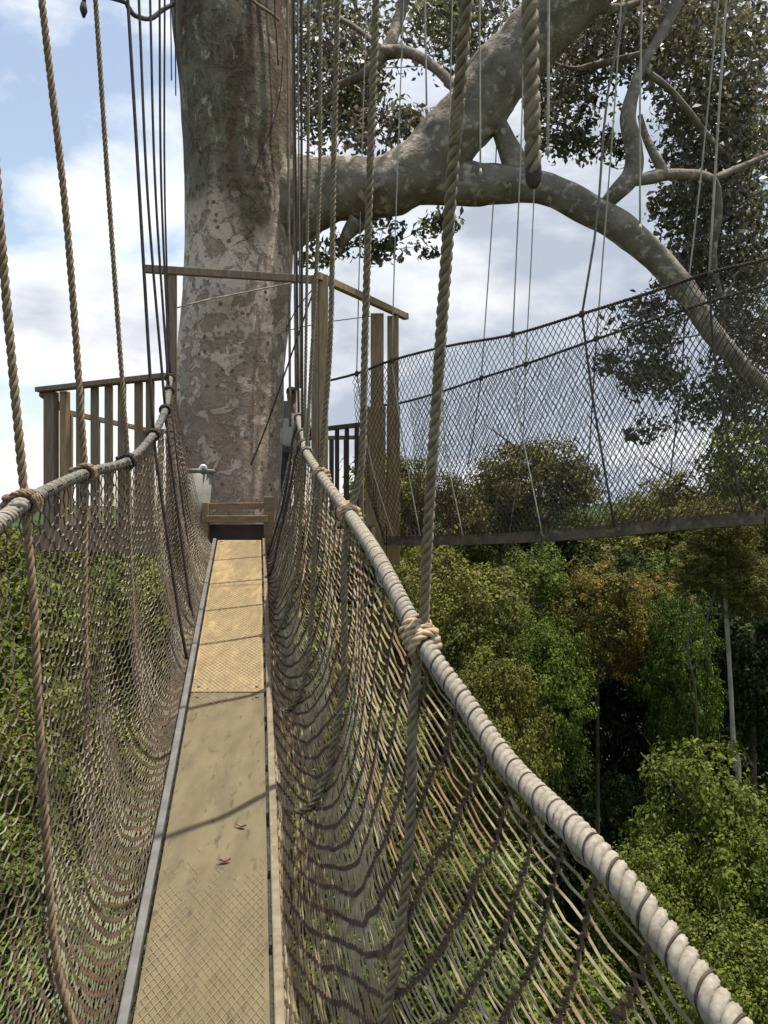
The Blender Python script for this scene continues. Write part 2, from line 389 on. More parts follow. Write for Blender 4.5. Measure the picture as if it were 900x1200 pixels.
# ------------------------------------------------------------------ ground and far canopy
def ring_grid(name, r0, r1, nr, na, zf, material):
    m = MB()
    for i in range(nr+1):
        r = r0*(r1/r0)**(i/nr) if r0 > 0 else (0 if i == 0 else 2*(r1/2)**((i-1)/(nr-1)))
        for k in range(na):
            a = 2*math.pi*k/na; x, y = r*math.cos(a), r*math.sin(a); m.v.append(Vector((x, y, zf(x, y))))
    for i in range(nr):
        for k in range(na):
            m.f.append((i*na+k, (i+1)*na+k, (i+1)*na+(k+1) % na, i*na+(k+1) % na)); m.mi.append(0)
    return m.build(name, material)
structure(ring_grid('forest_floor', 0, 4000, 60, 120, ground, 'ground'))
def canopy_z(x, y):
    r = math.hypot(x, y); h = 26+3*noise.noise(Vector((x*.02, y*.02, 5)))
    dome = noise.cell(Vector((x/9, y/9, 0)))*4
    d = noise.voronoi(Vector((x/12, y/12, 0)))[0][0]
    return ground(x, y)+h+5*(1-d*d*1.6)+1.2*noise.noise(Vector((x*.5, y*.5, 2)))+dome*.5
def far_canopy():
    m = MB(); nr, na = 150, 420; a0, a1 = math.radians(40), math.radians(150)
    for i in range(nr+1):
        r = 130*(3600/130)**(i/nr)
        for k in range(na+1):
            a = a0+(a1-a0)*k/na; x, y = r*math.cos(a), r*math.sin(a); m.v.append(Vector((x, y, canopy_z(x, y))))
    for i in range(nr):
        for k in range(na):
            b = i*(na+1)+k; m.f.append((b, b+na+1, b+na+2, b+1)); m.mi.append(0)
    return m.build('distant_forest', 'far', kind='stuff')
fc = far_canopy(); fc['label'] = 'distant rainforest canopy reaching the horizon'; fc['category'] = 'forest'

# ------------------------------------------------------------------ main walkway
def cx(d): return -.135-.16*d                                   # centre line of the boards
BZ = [(-3, -1.82), (-1, -1.72), (0, -1.62), (.9, -1.47), (1.93, -1.235), (3.0, -.985), (4.0, -.73), (5.0, -.475), (6.12, -.21)]
def bz(d): return interp(BZ, d)[0]
RR = [(-3, 1.05, -1.05), (-1, .80, -1.0), (0, .62, -.86), (.5, .50, -.73), (.93, .395, -.58), (1.16, .335, -.54), (1.55, .25, -.50), (1.9, .083, -.296), (2.35, -.01, -.165), (3.0, -.135, 0), (3.45, -.245, .14), (4.0, -.325, .21), (5.0, -.51, .455), (5.8, -.622, .70), (6.25, -.67, .96)]
RR = [(-3, 1.0, -1.1), (-1, .78, -.98), (0, .62, -.84), (.93, .405, -.60), (1.16, .32, -.51), (1.5, .242, -.485), (1.72, .166, -.40), (1.9, .083, -.296), (2.3, -.025, -.12), (3.0, -.135, -.005), (3.6, -.272, .145), (4.3, -.42, .32), (5.0, -.505, .46), (5.7, -.613, .68), (6.25, -.67, .94)]
LR = [(-3, -.55, -.85), (-1, -.66, -.62), (0, -.74, -.46), (1.0, -.84, -.28), (1.96, -.948, -.025), (2.1, -.95, .025), (2.8, -1.054, .135), (3.6, -1.161, .232), (4.2, -1.22, .41), (4.7, -1.288, .63), (5.3, -1.43, .88), (5.95, -1.60, 1.03)]
def railp(side, d):
    tab = RR if side > 0 else LR; x, z = interp(tab, d)
    return Vector((x, d, z))
def rail_path(side, a, b, step=.12):
    tab = RR if side > 0 else LR
    return smooth([Vector((x, d, z)) for d, x, z in tab], 10)
RP = {s: rail_path(s, 0, 0) for s in (1, -1)}
def rp(side, d):
    P_ = RP[side]
    for a, b in zip(P_, P_[1:]):
        if a.y <= d <= b.y: return a.lerp(b, (d-a.y)/(b.y-a.y+1e-9))
    return P_[-1] if d > P_[-1].y else P_[0]
def netp(side, d, t, off=0):
    """net surface: t=0 hand rope, t=1 ladder rail"""
    a = rp(side, min(d, RP[side][-1].y)).copy(); dd = min(d, 6.1); b = Vector((cx(dd)+side*.20, dd, bz(dd)-.03)); 
    fd = min(1, max(0, (d-3.2)/2.4)); fd = fd*fd*(3-2*fd)                # drawn tight towards the platform
    lat = (a.x-cx(dd))*(1.04-.42*fd)
    deep = .30-.18*fd
    if side < 0: b.z -= .10*(1-fd); deep = .50-.40*fd
    c = Vector((cx(dd)+lat, d, min(bz(dd)-deep, a.z-.5)))
    p = a*(1-t)**2+c*2*t*(1-t)+b*t*t
    w = math.sin(math.pi*t)
    p.x += side*(w*.035*noise.noise(Vector((d*2.3, t*2.1, side*5)))+w*.018*math.sin(d*9+side)*min(1, max(0, (d-2)/2))) - side*off
    p.z += w*.02*noise.noise(Vector((d*3.1, t*3, 9+side)))+off*.4*w
    return p
ww = empty('canopy_walkway', (cx(0), 0, bz(0)), 'suspended rope and plank walkway with netted sides leading up to the tree platform', 'rope bridge')
# planks
seams = [-2.6, 1.2, 3.63, 6.10]
for i, (a, b) in enumerate(zip(seams, seams[1:])):
    m = MB(); n = 10
    for k in range(n+1):
        d = a+.006+(b-a-.012)*k/n
        for sx in (-1, 1):
            for dz in (0, -.025): m.v.append(Vector((cx(d)+sx*.166, d, bz(d)+dz)))
    for k in range(n):
        q = k*4; m.f += [(q, q+2, q+6, q+4), (q+1, q+5, q+7, q+3), (q, q+4, q+5, q+1), (q+2, q+3, q+7, q+6)]; m.mi += [0]*4
    m.f += [(0, 1, 3, 2), (n*4, n*4+2, n*4+3, n*4+1)]; m.mi += [0, 0]
    o = m.build('plank', 'plank_new' if i == 2 else 'plank_old_shaded', ww, smooth=False)
    o['label'] = ['worn plank with shade in its olive colour, nearest the camera', 'worn plank with shade in its olive colour and two dry leaves', 'sunlit yellow plank running up to the platform'][i]
    if i == 0: o['label'] = 'worn plank with shade in its olive colour, at the bottom of the frame'
    for dd_ in ((a+.05, b-.05) if i else (b-.05,)):
        for sx in (-.135, .135):
            mm_ = MB(); cc_ = Vector((cx(dd_)+sx, dd_, bz(dd_)+.001)); mm_.tube([cc_, cc_+Vector((0, 0, .003)), cc_+Vector((0, 0, .0045))], [.0085, .008, .004], 10); mm_.build('screw', 'metal', o)
# wire netting laid over the planks
m = MB(); cw, chh = .024, .034; nc = 14
d = 1.15; rows = []
while d < 6.05: rows.append(d); d += chh/2
ox = []
for j, d in enumerate(rows[:-1]):
    d2 = rows[j+1]
    for i in range(nc):
        x0 = -nc*cw/2+cw*i+(cw/2 if j % 2 else 0); 
        for x1 in (x0-cw/2, x0+cw/2):
            if abs(x0) > .164 or abs(x1) > .164: continue
            pn = noise.noise(Vector((x0*6, d*1.1, 3)))+.25*noise.noise(Vector((x0*30, d*14, 8)))+(.2-.42*math.exp(-((d-2.85)/.62)**4))
            if pn < 0: continue
            b0 = len(m.v); w = .0009*min(1, .25+pn/.4)
            lift = .0022+.0015*noise.noise(Vector((x0*5, d*2, 0)))
            for xx, dd in ((x0, d), (x1, d2)):
                for s_ in (-1, 1): m.v.append(Vector((cx(dd)+xx+s_*w, dd, bz(dd)+lift)))
                m.v.append(Vector((cx(dd)+xx, dd, bz(dd)+lift+.002)))
            m.f += [(b0, b0+2, b0+5, b0+3), (b0+2, b0+1, b0+4, b0+5)]; m.mi += [0, 0]
m.build('wire_mesh', 'wire', ww, kind='stuff')
# ladder rails
for s in (-1, 1):
    m = MB(); ds = [-2.6+i*.44 for i in range(20)]; ds[-1] = 6.1
    for d in ds:
        c = Vector((cx(d)+s*.19, d, bz(d)))
        for dx, dz in ((-.013, -.05), (.013, -.05), (.013, .014), (-.013, .014)): m.v.append(c+Vector((dx, 0, dz)))
    for k in range(len(ds)-1):
        q = k*4; m.f += [(q+i, q+(i+1) % 4, q+4+(i+1) % 4, q+4+i) for i in range(4)]; m.mi += [0]*4
    m.f += [(0, 1, 2, 3)[::-1], tuple(len(m.v)-4+i for i in range(4))]; m.mi += [0, 0]
    o = m.build('ladder_rail', 'alu' if s < 0 else 'alu_old', ww, smooth=False, bevel=.004)
    o['label'] = 'clean grey ladder rail on the left of the planks' if s < 0 else 'stained yellowish ladder rail on the right of the planks'
d = -2.3
while d < 6:
    m = MB(); m.tube([Vector((cx(d)-.177, d, bz(d)-.042)), Vector((cx(d)+.177, d, bz(d)-.042))], .013, 8); m.build('rung', 'alu', ww); d += .3
# hand ropes
m = MB(); near = [p for p in RP[1] if p.y < 3.3]; far_ = [p for p in RP[1] if p.y >= 3.18]
m.rope(near, .0245, .062, 20, 16, 3, 0, cord=(.0022, 1), fat=.80, flute=.085); m.rope(far_, .024, .062, 7, 10, 3, 0, cord=(.0026, 1), fat=.86)
o = m.build('hand_rope', ['rail_rope', 'dark_cord'], ww); o['label'] = 'thick pale laid rope on the right, wound with a thin dark cord'
m = MB(); near = [p for p in RP[-1] if p.y < 2.12]; far_ = [p for p in RP[-1] if p.y >= 2.02]
m.rope(near, .0235, .062, 10, 12, 3, 0, cord=(.0022, 1), fat=.82)
far_n = len(far_)
mm = m
o = m.build('hand_rope', ['rail_rope', 'dark_cord'], ww); o['label'] = 'pale bare stretch of the left hand rope at the frame edge'
m = MB(); m.rope(far_, .0215, .062, 8, 10, 3, 0, cord=(.0024, 1), fat=.84)
o = m.build('hand_rope', ['grey_rope', 'dark_cord'], ww); o['label'] = 'grey left hand rope curving up to the tree'
# side nets
def build_net(side):
    """long cells: twine legs run along the walkway, dark knotted zigzag rows run from the hand rope down to the planks"""
    m = MB(); rd = .110 if side > 0 else .056; am = .0065 if side > 0 else .011; d0, d1 = (-.9, 6.2); nr = int((d1-d0)/rd); nj = 150 if side > 0 else 122
    V = {}
    def node(i, j):
        if (i, j) in V: return V[(i, j)]
        t = j/nj; d = d0+i*rd
        d += (am if (i+j) % 2 == 0 else -am)+.045*noise.noise(Vector((d*.9, t*4.3, side*3)))+.016*noise.noise(Vector((i*1.7, t*17, side)))
        if side < 0: d += .25*(t-.5)*min(1, max(0, (5.2-d)))
        else: d += .85*(t-.15)*min(1, max(0, (6.0-d)/2))
        t2 = min(1, max(0, t+.004*noise.noise(Vector((i*3.3, j*.9, side)))))
        V[(i, j)] = netp(side, d, t2); return V[(i, j)]
    def seg(a, b, r, mi, sag=0, r2=None):
        b0 = len(m.v); t = (b-a)
        if t.length < 1e-6: return
        t.normalize(); u = t.cross(Vector((0, .3, 1))); u = u.normalized() if u.length > 1e-4 else t.orthogonal(); w = t.cross(u)
        pts = (a, b) if not sag else (a, (a+b)/2+Vector((random.uniform(-1, 1), random.uniform(-1, 1), random.uniform(-1.6, .4)))*sag, b)
        for p in pts:
            for k in range(4): m.v.append(p+(u if k % 2 == 0 else w)*(r if k < 2 else -r))
        for q in range(len(pts)-1):
            for k in range(4): m.f.append((b0+q*4+k, b0+q*4+(k+1) % 4, b0+q*4+4+(k+1) % 4, b0+q*4+4+k)); m.mi.append(mi)
    rr = (.0040, .0030) if side > 0 else (.0027, .0024)
    for i in range(nr+1):
        for j in range(nj+1):
            a = node(i, j)
            if j < nj: seg(a, node(i, j+1), rr[0]*random.uniform(.7, 1.15), 1)
            if (i+j) % 2 == 0 and i < nr: seg(a, node(i+1, j), rr[1]*random.uniform(.8, 1.2), 0, .005)
            r = rr[0]*random.uniform(1.15, 1.7); b0 = len(m.v)
            for v in ((r, 0, 0), (0, r*1.3, 0), (-r, 0, 0), (0, -r*1.3, 0), (0, 0, r), (0, 0, -r)): m.v.append(a+Vector(v))
            for f in ((0, 1, 4), (1, 2, 4), (2, 3, 4), (3, 0, 4), (1, 0, 5), (2, 1, 5), (3, 2, 5), (0, 3, 5)): m.f.append(tuple(b0+q for q in f)); m.mi.append(1)
        a = node(i, 0); c = rp(side, a.y); seg(a, c+Vector((-side*.02, .02, .012)), .004, 1); seg(a, c+Vector((side*.022, -.01, 0)), .004, 1)
    d = .8
    while d < 6.1:                                              # lacing to the ladder rail
        dd = d; seg(netp(side, d, .985), Vector((cx(dd)+side*.172, dd+.015, bz(dd)+.012)), .0028, 1, .006); d += .055
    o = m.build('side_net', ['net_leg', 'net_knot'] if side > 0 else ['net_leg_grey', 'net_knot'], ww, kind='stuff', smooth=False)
    o['label'] = 'knotted twine net on the right side' if side > 0 else 'knotted twine net on the left side'
build_net(1); build_net(-1)
# a head rope thing with knots
def knot(m, p, axis, R, r, mi=0, tail=None, turns=3):
    """turns of rope wrapped round the hand rope at p, plus a hitch bump and a tail"""
    axis = axis.normalized(); u = axis.orthogonal().normalized(); w = axis.cross(u)
    for q in range(turns):
        pts = []; c = p+axis*(q-(turns-1)/2)*r*2.0
        tilt = random.uniform(-.35, .35)
        for k in range(17):
            a = 2*math.pi*k/16; pts.append(c+(u*math.cos(a)+w*math.sin(a))*(R+r*.7)*random.uniform(1, 1.12)+axis*math.sin(a+tilt)*r*1.1)
        m.rope(pts, r, r*6, 5, 6, 3, mi, fat=1.1)
    return m
TOPS = {1: [], -1: []}
def rope_thing(name, path, R, material, label, group, side=None, kd=None, pitch=None, fine=True, knot_mat='knot_rope', lower=0, kr=None, base=None):
    """a hanging rope; path runs from the top down to the hand rope; then it goes on down the net as a part"""
    base = Vector(path[-1]) if base is None else base
    if side: TOPS[side].append(Vector(path[0]))
    t = empty(name, base, label, 'rope', group)
    m = MB()
    if fine: m.rope(smooth(path, 8), R, pitch or R*7, 6, 8)
    else: m.tube(resample(smooth(path, 6), .12), R, 6)
    m.build('rope', material, t)
    if kd is not None:
        m = MB(); ax = rp(side, kd+.05)-rp(side, kd-.05); knot(m, rp(side, kd), ax, .023, (kr or R*.82), turns=4 if R > .0135 else 3)
        # hitch lumps on the outside
        c = rp(side, kd); o_ = Vector((side*.03, .0, -.005))
        if R > .011:
            for q in range(3):
                cc = c+o_+Vector((side*.004*q, -.022+.0*q, -.017*q+.012)); pts = [cc+Vector((-.012, -.012, .0)), cc+Vector((side*.006, 0, .006)), cc+Vector((.010, .014, .0))]
                m.tube(smooth(pts, 4), [r_*R*.8 for r_ in (.6, .8, .95, 1, 1, 1, .9, .75, .55)], 7)
        m.build('knot', knot_mat, t)
        if lower:
            pts = [rp(side, kd)+Vector((side*.0, 0, -.02))]+[netp(side, kd+lower*q/12, q/12, .022) for q in range(1, 12)]+[Vector((cx(kd)+side*.17, kd+lower, bz(kd)-.14)), Vector((cx(kd), kd+lower, bz(kd)-.09))]
            if side < 0 and kd > 2.2:
                c = rp(side, kd); l_ = c.x-cx(kd); pts = [c+Vector((0, 0, -.02)), Vector((cx(kd)+l_*(.99 if kd < 4 else .84), kd+lower*.3, c.z*.5+bz(kd)*.5)), Vector((cx(kd)+l_*(.9 if kd < 4 else .62), kd+lower*.6, bz(kd)-.08)), Vector((cx(kd)+l_*(.6 if kd < 4 else .4), kd+lower, bz(kd)-.34)), Vector((cx(kd), kd+lower, bz(kd)-.40))]
            m = MB()
            if fine: m.rope(smooth(pts, 4), R*.95, (pitch or R*7), 6, 8)
            else: m.tube(smooth(pts, 4), R, 6)
            m.build('lower_length', material, t)
    return t
G_R = 'suspension ropes along the right side of the main walkway'; G_L = 'suspension ropes along the left side of the main walkway'
def up(path_px): return [P(*q) for q in path_px]
def extend(pts, z):                      # carry the first segment on upwards to height z
    a, b = pts[0], pts[1]; k = (z-a.z)/(a.z-b.z); return [a+(a-b)*k]+pts
# right side, nearest first
rope_thing('suspension_rope', extend(up([(547, 0, 1.52), (537, 120, 1.58), (526, 260, 1.66), (513, 450, 1.76), (503, 600, 1.84)])+[rp(1, 1.9)+Vector((.012, 0, .02))], 3.6), .0138, 'old_rope',
           'thickest twisted rope rising from the large knot nearest the camera on the right hand rope', G_R, 1, 1.9, .075, lower=-.08)
rope_thing('suspension_rope', extend(up([(441, 0, 2.75), (434, 190, 2.8), (428, 390, 2.9), (424, 540, 2.97)])+[rp(1, 3.0)+Vector((.012, 0, .02))], 3.9), .0145, 'old_rope',
           'twisted rope tied at the second large knot of the right hand rope', G_R, 1, 3.0, .085, lower=-.15)
rope_thing('suspension_rope', extend(up([(396, 0, 3.55), (391, 200, 3.6), (387, 400, 3.65)])+[rp(1, 3.72)], 4.2), .0135, 'old_rope',
           'twisted rope along the right edge of the corner post, at the third knot', G_R, 1, 3.72, .08, lower=-.15, kr=.008)
for k, (x0, x1, d, lab) in enumerate(((376, 371, 4.3, 'dark rope running down the middle of the corner post'), (362, 359, 4.75, 'dark rope just left of the corner post, ending at the fifth knot'), (353, 354, 5.2, 'thin dark rope close beside the trunk, right of it, sixth from the camera'), (344, 350, 5.7, 'farthest dark rope of the right side, grazing the trunk'))):
    kp = rp(1, d)
    rope_thing('suspension_rope', extend([P(x0, 0, d-.1), P((x0+x1)/2, 250, d-.05), kp], 5.2), (.011, .010, .009, .009)[k], 'old_rope' if k < 2 else 'dark_cord', lab, G_R, 1, d, .07, fine=k < 2, lower=.1, kr=.007, knot_mat='grey_rope')
# left side
for k, (top, mid, d, R, lab) in enumerate((
        (((-20, 0, 2.04)), (4, 310, 2.07), 2.1, .0122, 'tan twisted rope at the left frame edge, ending in the nearest left knot'),
        (((49, 0, 2.7)), (79, 270, 2.75), 2.8, .0128, 'tan twisted rope crossing the second baluster, second from the left edge'),
        (((112, 0, 3.5)), (129, 250, 3.55), 3.6, .0115, 'tan twisted rope third from the left edge'),
        (((150, 5, 4.25)), (163, 220, 4.2), 4.2, .010, 'fourth rope from the left edge, first of the bundle left of the trunk'),
        (((163, 5, 4.65)), (173, 230, 4.6), 4.62, .009, 'fifth rope from the left edge, second of the bundle left of the trunk'),
        (((176, 3, 5.05)), (182, 220, 5.0), 5.0, .009, 'sixth rope from the left edge, in the middle of the bundle left of the trunk'),
        (((187, 3, 5.4)), (189, 220, 5.4), 5.4, .009, 'seventh rope from the left edge, in the bundle left of the trunk'),
        (((193, 3, 5.7)), (193, 220, 5.7), 5.75, .008, 'rope nearest to the left side of the trunk'))):
    kp = rp(-1, d)
    rope_thing('suspension_rope', extend([P(*top), P(*mid), kp], 4.4 if k < 3 else 4.35), R, 'tan_rope' if k < 3 else 'dark_cord', lab, G_L, -1, d, R*7, fine=k < 3, lower=.1 if k > 1 else -.05,
               knot_mat='tan_rope' if k < 2 else 'dark_cord', kr=R*.7 if k < 3 else .007)
# overhead steel cables the ropes hang from
def cable(name, pts, r, label, cat='cable', material='metal', group=None):
    m = MB(); m.tube(resample(smooth(pts, 8), .15), r, 8); o = m.build(name, material); tag(o, label, cat, group); return rebase(o, pts[0])
tl = sorted(TOPS[-1], key=lambda v: v.y); tr_ = sorted(TOPS[1], key=lambda v: v.y)
cable('overhead_cable', [tl[0]+Vector((.3, -4, .1)), tl[0]+Vector((.1, -1.5, 0))]+tl+[(-1.70, 6.85, 4.55)], .012, 'steel cable above the left side of the walkway, fixed to the trunk')
cable('overhead_cable', [tr_[0]+Vector((.9, -4, .2)), tr_[0]+Vector((.35, -1.5, 0))]+tr_+[(-.95, 7.0, 5.6)], .012, 'steel cable above the right side of the walkway, fixed to the trunk')

# ------------------------------------------------------------------ the big tree
TB = Vector((-1.40, 7.15, ground(-1.4, 7.15)-.3))
tree = empty('big_tree', TB, 'huge pale blotchy barked tree carrying the platform, with spreading limbs', 'tree')
def trunk():
    m = MB(); tab = [(TB.z, -1.5, 1.3), (-30, -1.45, .95), (-15, -1.4, .68), (-3, -1.40, .52), (-.3, -1.40, .485), (.4, -1.40, .48), (1.2, -1.385, .485), (1.9, -1.325, .485), (2.4, -1.31, .475), (3.0, -1.28, .483), (3.6, -1.31, .505), (4.3, -1.36, .535), (5.2, -1.40, .55), (7, -1.45, .5), (9.5, -1.3, .42), (12, -1.0, .3)]
    zs = []; z = TB.z
    while z < 12: zs.append(z); z += .045 if -1 < z < 5.5 else .5
    na = 72
    for z in zs:
        x, r = interp(tab, z)
        for k in range(na):
            a = 2*math.pi*k/na; dx, dy = math.cos(a), math.sin(a); q = Vector((dx*1.6, dy*1.6, z*.8))
            rr = r*(1+.06*noise.noise(q)+.02*noise.noise(q*3.1+Vector((3, 1, 2))))+.008*noise.noise(Vector((dx*8, dy*8, z*3)))
            # branch scar bulge on the right of the front face, wrinkled under it
            da = math.atan2(math.sin(a+1.05), math.cos(a+1.05)); g = math.exp(-(da/.42)**2)*math.exp(-((z-2.62)/.33)**2)
            rr += .06*g+.012*g*math.sin(z*46+da*5+3*noise.noise(q*3))
            if z < -1: rr += r*.25*max(0, math.sin(a*4+1))*min(1, (-1-z)/25)
            m.v.append(Vector((x+dx*rr, 7.15+dy*rr, z)))
    for i in range(len(zs)-1):
        for k in range(na): m.f.append((i*na+k, i*na+(k+1) % na, (i+1)*na+(k+1) % na, (i+1)*na+k)); m.mi.append(0)
    return m.build('trunk', 'bark', tree)
trunk()
def limb(pts, label=None, sides=20, wob=.14, name='limb', sc_=1.6):
    """pts: (px, py, depth, width in px)"""
    c = [P(a, b, d) for a, b, d, w in pts]; r = [w*.43/F*d for a, b, d, w in pts]
    cc = smooth([Vector((*p, )) for p in c], 10); rr = [v.x for v in smooth([Vector((q, 0, 0)) for q in r], 10)]
    m = MB(); m.tube(cc, rr, sides, wob=wob, sc=sc_*2); o = m.build(name, 'limb', tree)
    if label: o['label'] = label
    return cc
limb([(285, 275, 7.25, 120), (335, 238, 7.25, 118), (385, 222, 7.25, 88), (440, 220, 7.2, 80), (490, 200, 7.15, 82), (530, 160, 7.1, 84), (570, 108, 7.05, 84), (612, 58, 7, 84), (660, 10, 6.9, 82), (730, -60, 6.8, 78), (850, -160, 6.7, 70), (1000, -300, 6.6, 50)], 'thick limb leaving the trunk and rising to the upper right', 26)
limb([(470, 212, 7.2, 60), (520, 212, 7.2, 64), (560, 216, 7.15, 56), (600, 216, 7.1, 48), (640, 222, 7.05, 42), (680, 240, 7.0, 42), (720, 262, 6.95, 42), (760, 294, 6.9, 37), (800, 338, 6.9, 33), (832, 385, 6.9, 28), (862, 420, 6.9, 22), (900, 455, 6.9, 16), (960, 500, 6.9, 9)], 'lower limb arching out to the right behind the second walkway', 22)
limb([(606, 218, 7.1, 30), (603, 190, 7.08, 34), (590, 160, 7.05, 26), (578, 132, 7.0, 20), (574, 118, 7, 17)], 'short sawn stub with a pale end', 14)
limb([(700, 248, 6.97, 16), (722, 226, 6.95, 24), (741, 204, 6.95, 27), (743, 175, 6.92, 23), (736, 140, 6.9, 21), (742, 108, 6.9, 17), (752, 78, 6.9, 12), (775, 40, 6.9, 14), (800, -10, 6.9, 16), (830, -80, 6.9, 16)], 'upright fork of the lower limb', 14)
limb([(740, 212, 6.95, 16), (768, 207, 6.95, 20), (776, 200, 6.95, 16), (766, 180, 6.95, 13), (756, 158, 7, 10), (750, 135, 7, 7)], sides=10, name='branch')
limb([(770, 207, 6.95, 16), (800, 204, 7, 14), (835, 212, 7.1, 13), (842, 250, 7.2, 10), (836, 300, 7.3, 9), (845, 350, 7.4, 6)], sides=10, name='branch')
limb([(835, 210, 7.1, 10), (880, 190, 7.3, 7), (930, 170, 7.4, 4)], sides=8, name='branch')
limb([(752, 80, 6.9, 10), (790, 110, 7.1, 9), (830, 160, 7.3, 8), (870, 200, 7.6, 5)], sides=8, name='branch')
limb([(765, 60, 6.9, 10), (700, 75, 7.3, 8), (670, 80, 7.4, 5), (640, 70, 7.5, 4)], sides=8, name='branch')
limb([(482, -30, 7.6, 13), (468, 20, 7.6, 14), (452, 60, 7.5, 18), (425, 88, 7.5, 14), (395, 102, 7.6, 9), (365, 135, 7.8, 5)], sides=10, name='branch')
limb([(448, 62, 7.5, 20), (480, 62, 7.4, 15), (510, 80, 7.3, 15), (540, 110, 7.2, 14)], sides=10, name='branch')
limb([(395, 20, 8, 6), (420, 35, 7.8, 7), (450, 60, 7.5, 10)], sides=8, name='branch')
limb([(660, 0, 7, 30), (720, 10, 7.2, 12), (780, -10, 7.5, 8)], sides=8, name='branch')
limb([(420, 258, 7.2, 30), (405, 278, 7.3, 16), (397, 300, 7.4, 6)], sides=8, name='branch')
# foliage: clumps in space round the branches
CL = []; CR = []
def blob(px, py, rx, ry, n, d0, d1, cr=.17):
    for _ in range(int(n*1.75+.5)):
        a = random.uniform(0, 6.283); q = math.sqrt(random.random()); d = random.uniform(d0, d1)
        q *= 1.04
        CL.append(P(px+rx*q*math.cos(a), py+ry*q*math.sin(a), d)); CR.append(cr*random.uniform(1.0, 2.0))
blob(385, 60, 52, 75, 62, 8.0, 9.6); blob(560, 20, 40, 40, 10, 8, 9.5); blob(385, 130, 45, 40, 16, 7.9, 9); blob(430, 110, 30, 40, 8, 8, 9); blob(500, 25, 60, 40, 26, 8, 9.5)
blob(545, 60, 30, 35, 9, 8, 9.5, .14); blob(455, 150, 45, 18, 14, 7.3, 7.7, .12); blob(500, 20, 160, 40, 12, 8, 10)
blob(400, 285, 15, 14, 2, 7.3, 7.6, .08); blob(470, 285, 38, 28, 6, 7.3, 7.9, .07); blob(520, 258, 20, 12, 3, 7.3, 7.8, .09); blob(440, 270, 25, 18, 2, 7.4, 8, .10); blob(365, 300, 25, 20, 2, 7.8, 8, .08)
blob(670, 90, 42, 55, 34, 7.7, 9.2, .15); blob(650, 165, 30, 14, 6, 7.8, 8.6, .10); blob(700, 165, 35, 20, 9, 7.8, 8.6, .10); blob(640, 60, 30, 40, 9, 7.8, 9)
blob(740, 30, 70, 45, 55, 7.7, 9.4); blob(820, 60, 75, 75, 90, 7.4, 9.4); blob(845, 175, 60, 70, 85, 7.4, 9.4); blob(880, 120, 40, 120, 20, 7.4, 9.4)
blob(790, 240, 22, 28, 7, 7.5, 8.4, .11); blob(850, 280, 55, 55, 55, 7.4, 9.0); blob(885, 360, 45, 60, 30, 7.4, 9); blob(880, 460, 45, 60, 30, 7.6, 9.4)
blob(760, 380, 32, 30, 13, 7.6, 8.8, .12); blob(770, 440, 40, 22, 13, 7.6, 8.8, .11); blob(720, 420, 20, 14, 3, 7.8, 8.8, .09); blob(800, 320, 25, 28, 10, 7.6, 8.6, .12); blob(835, 470, 35, 30, 10, 7.8, 9, .12); blob(760, 500, 30, 14, 3, 8, 9, .09)
# the rest of the crown, outside the picture, overhead and to the right
for _ in range(60):
    CL.append(Vector((random.uniform(-1.0, 8.5), random.uniform(6, 10), random.uniform(6.6, 10.5)))); CR.append(random.uniform(.35, .7))
for _ in range(20):
    CL.append(Vector((random.uniform(5.5, 9), random.uniform(6, 12), random.uniform(1.5, 6)))); CR.append(random.uniform(.3, .5))
CLa = np.array([tuple(v) for v in CL]); CRa = np.array(CR)
pos, nor, sz = clump_leaves(CLa, CRa, 32, .078, up=.25, flat=.9)
# petiole clumps: leaves bigger in the outside clumps
big = np.repeat(CRa > .345, 32); sz = np.where(big, sz*1.7, sz)
me = leaf_mesh('foliage', pos-np.array(TB), nor, sz, .48, .3, 'leaf_hero')
o = bpy.data.objects.new('foliage', me); COL.objects.link(o); o.parent = tree; o['kind'] = 'stuff'
# twigs joining clumps
m = MB(); order = list(range(len(CL)))
joints = [P(*q) for q in ((420, 88, 7.5), (455, 60, 7.5), (500, 60, 7.4), (752, 80, 6.9), (790, 110, 7.1), (870, 200, 7.6), (842, 250, 7.2), (845, 350, 7.4), (800, 338, 6.9), (862, 420, 6.9), (690, 78, 7.3), (640, 70, 7.5), (400, 290, 7.4), (720, 10, 7.2), (600, 60, 7.0), (920, 170, 7.4), (775, 20, 6.9), (480, 200, 7.2))]
small = sorted([CL[i] for i in order if CR[i] <= .345], key=lambda c: min((q-c).length for q in joints)); net_ = [(q, .011) for q in joints]
for c in small:
    j, w = min(net_, key=lambda q: (q[0]-c).length)
    if (j-c).length > 1.6: net_.append((c, .005)); continue
    mid = (j+c)/2+Vector((random.uniform(-.06, .06), random.uniform(-.06, .06), random.uniform(-.02, .08))); w2_ = max(.0035, w*.82)
    m.tube(smooth([j, mid, c], 3), [w+(w2_-w)*q/6 for q in range(7)], 4, caps=False); net_.append((c, w2_))
m.build('twigs', 'limb', tree, kind='stuff')

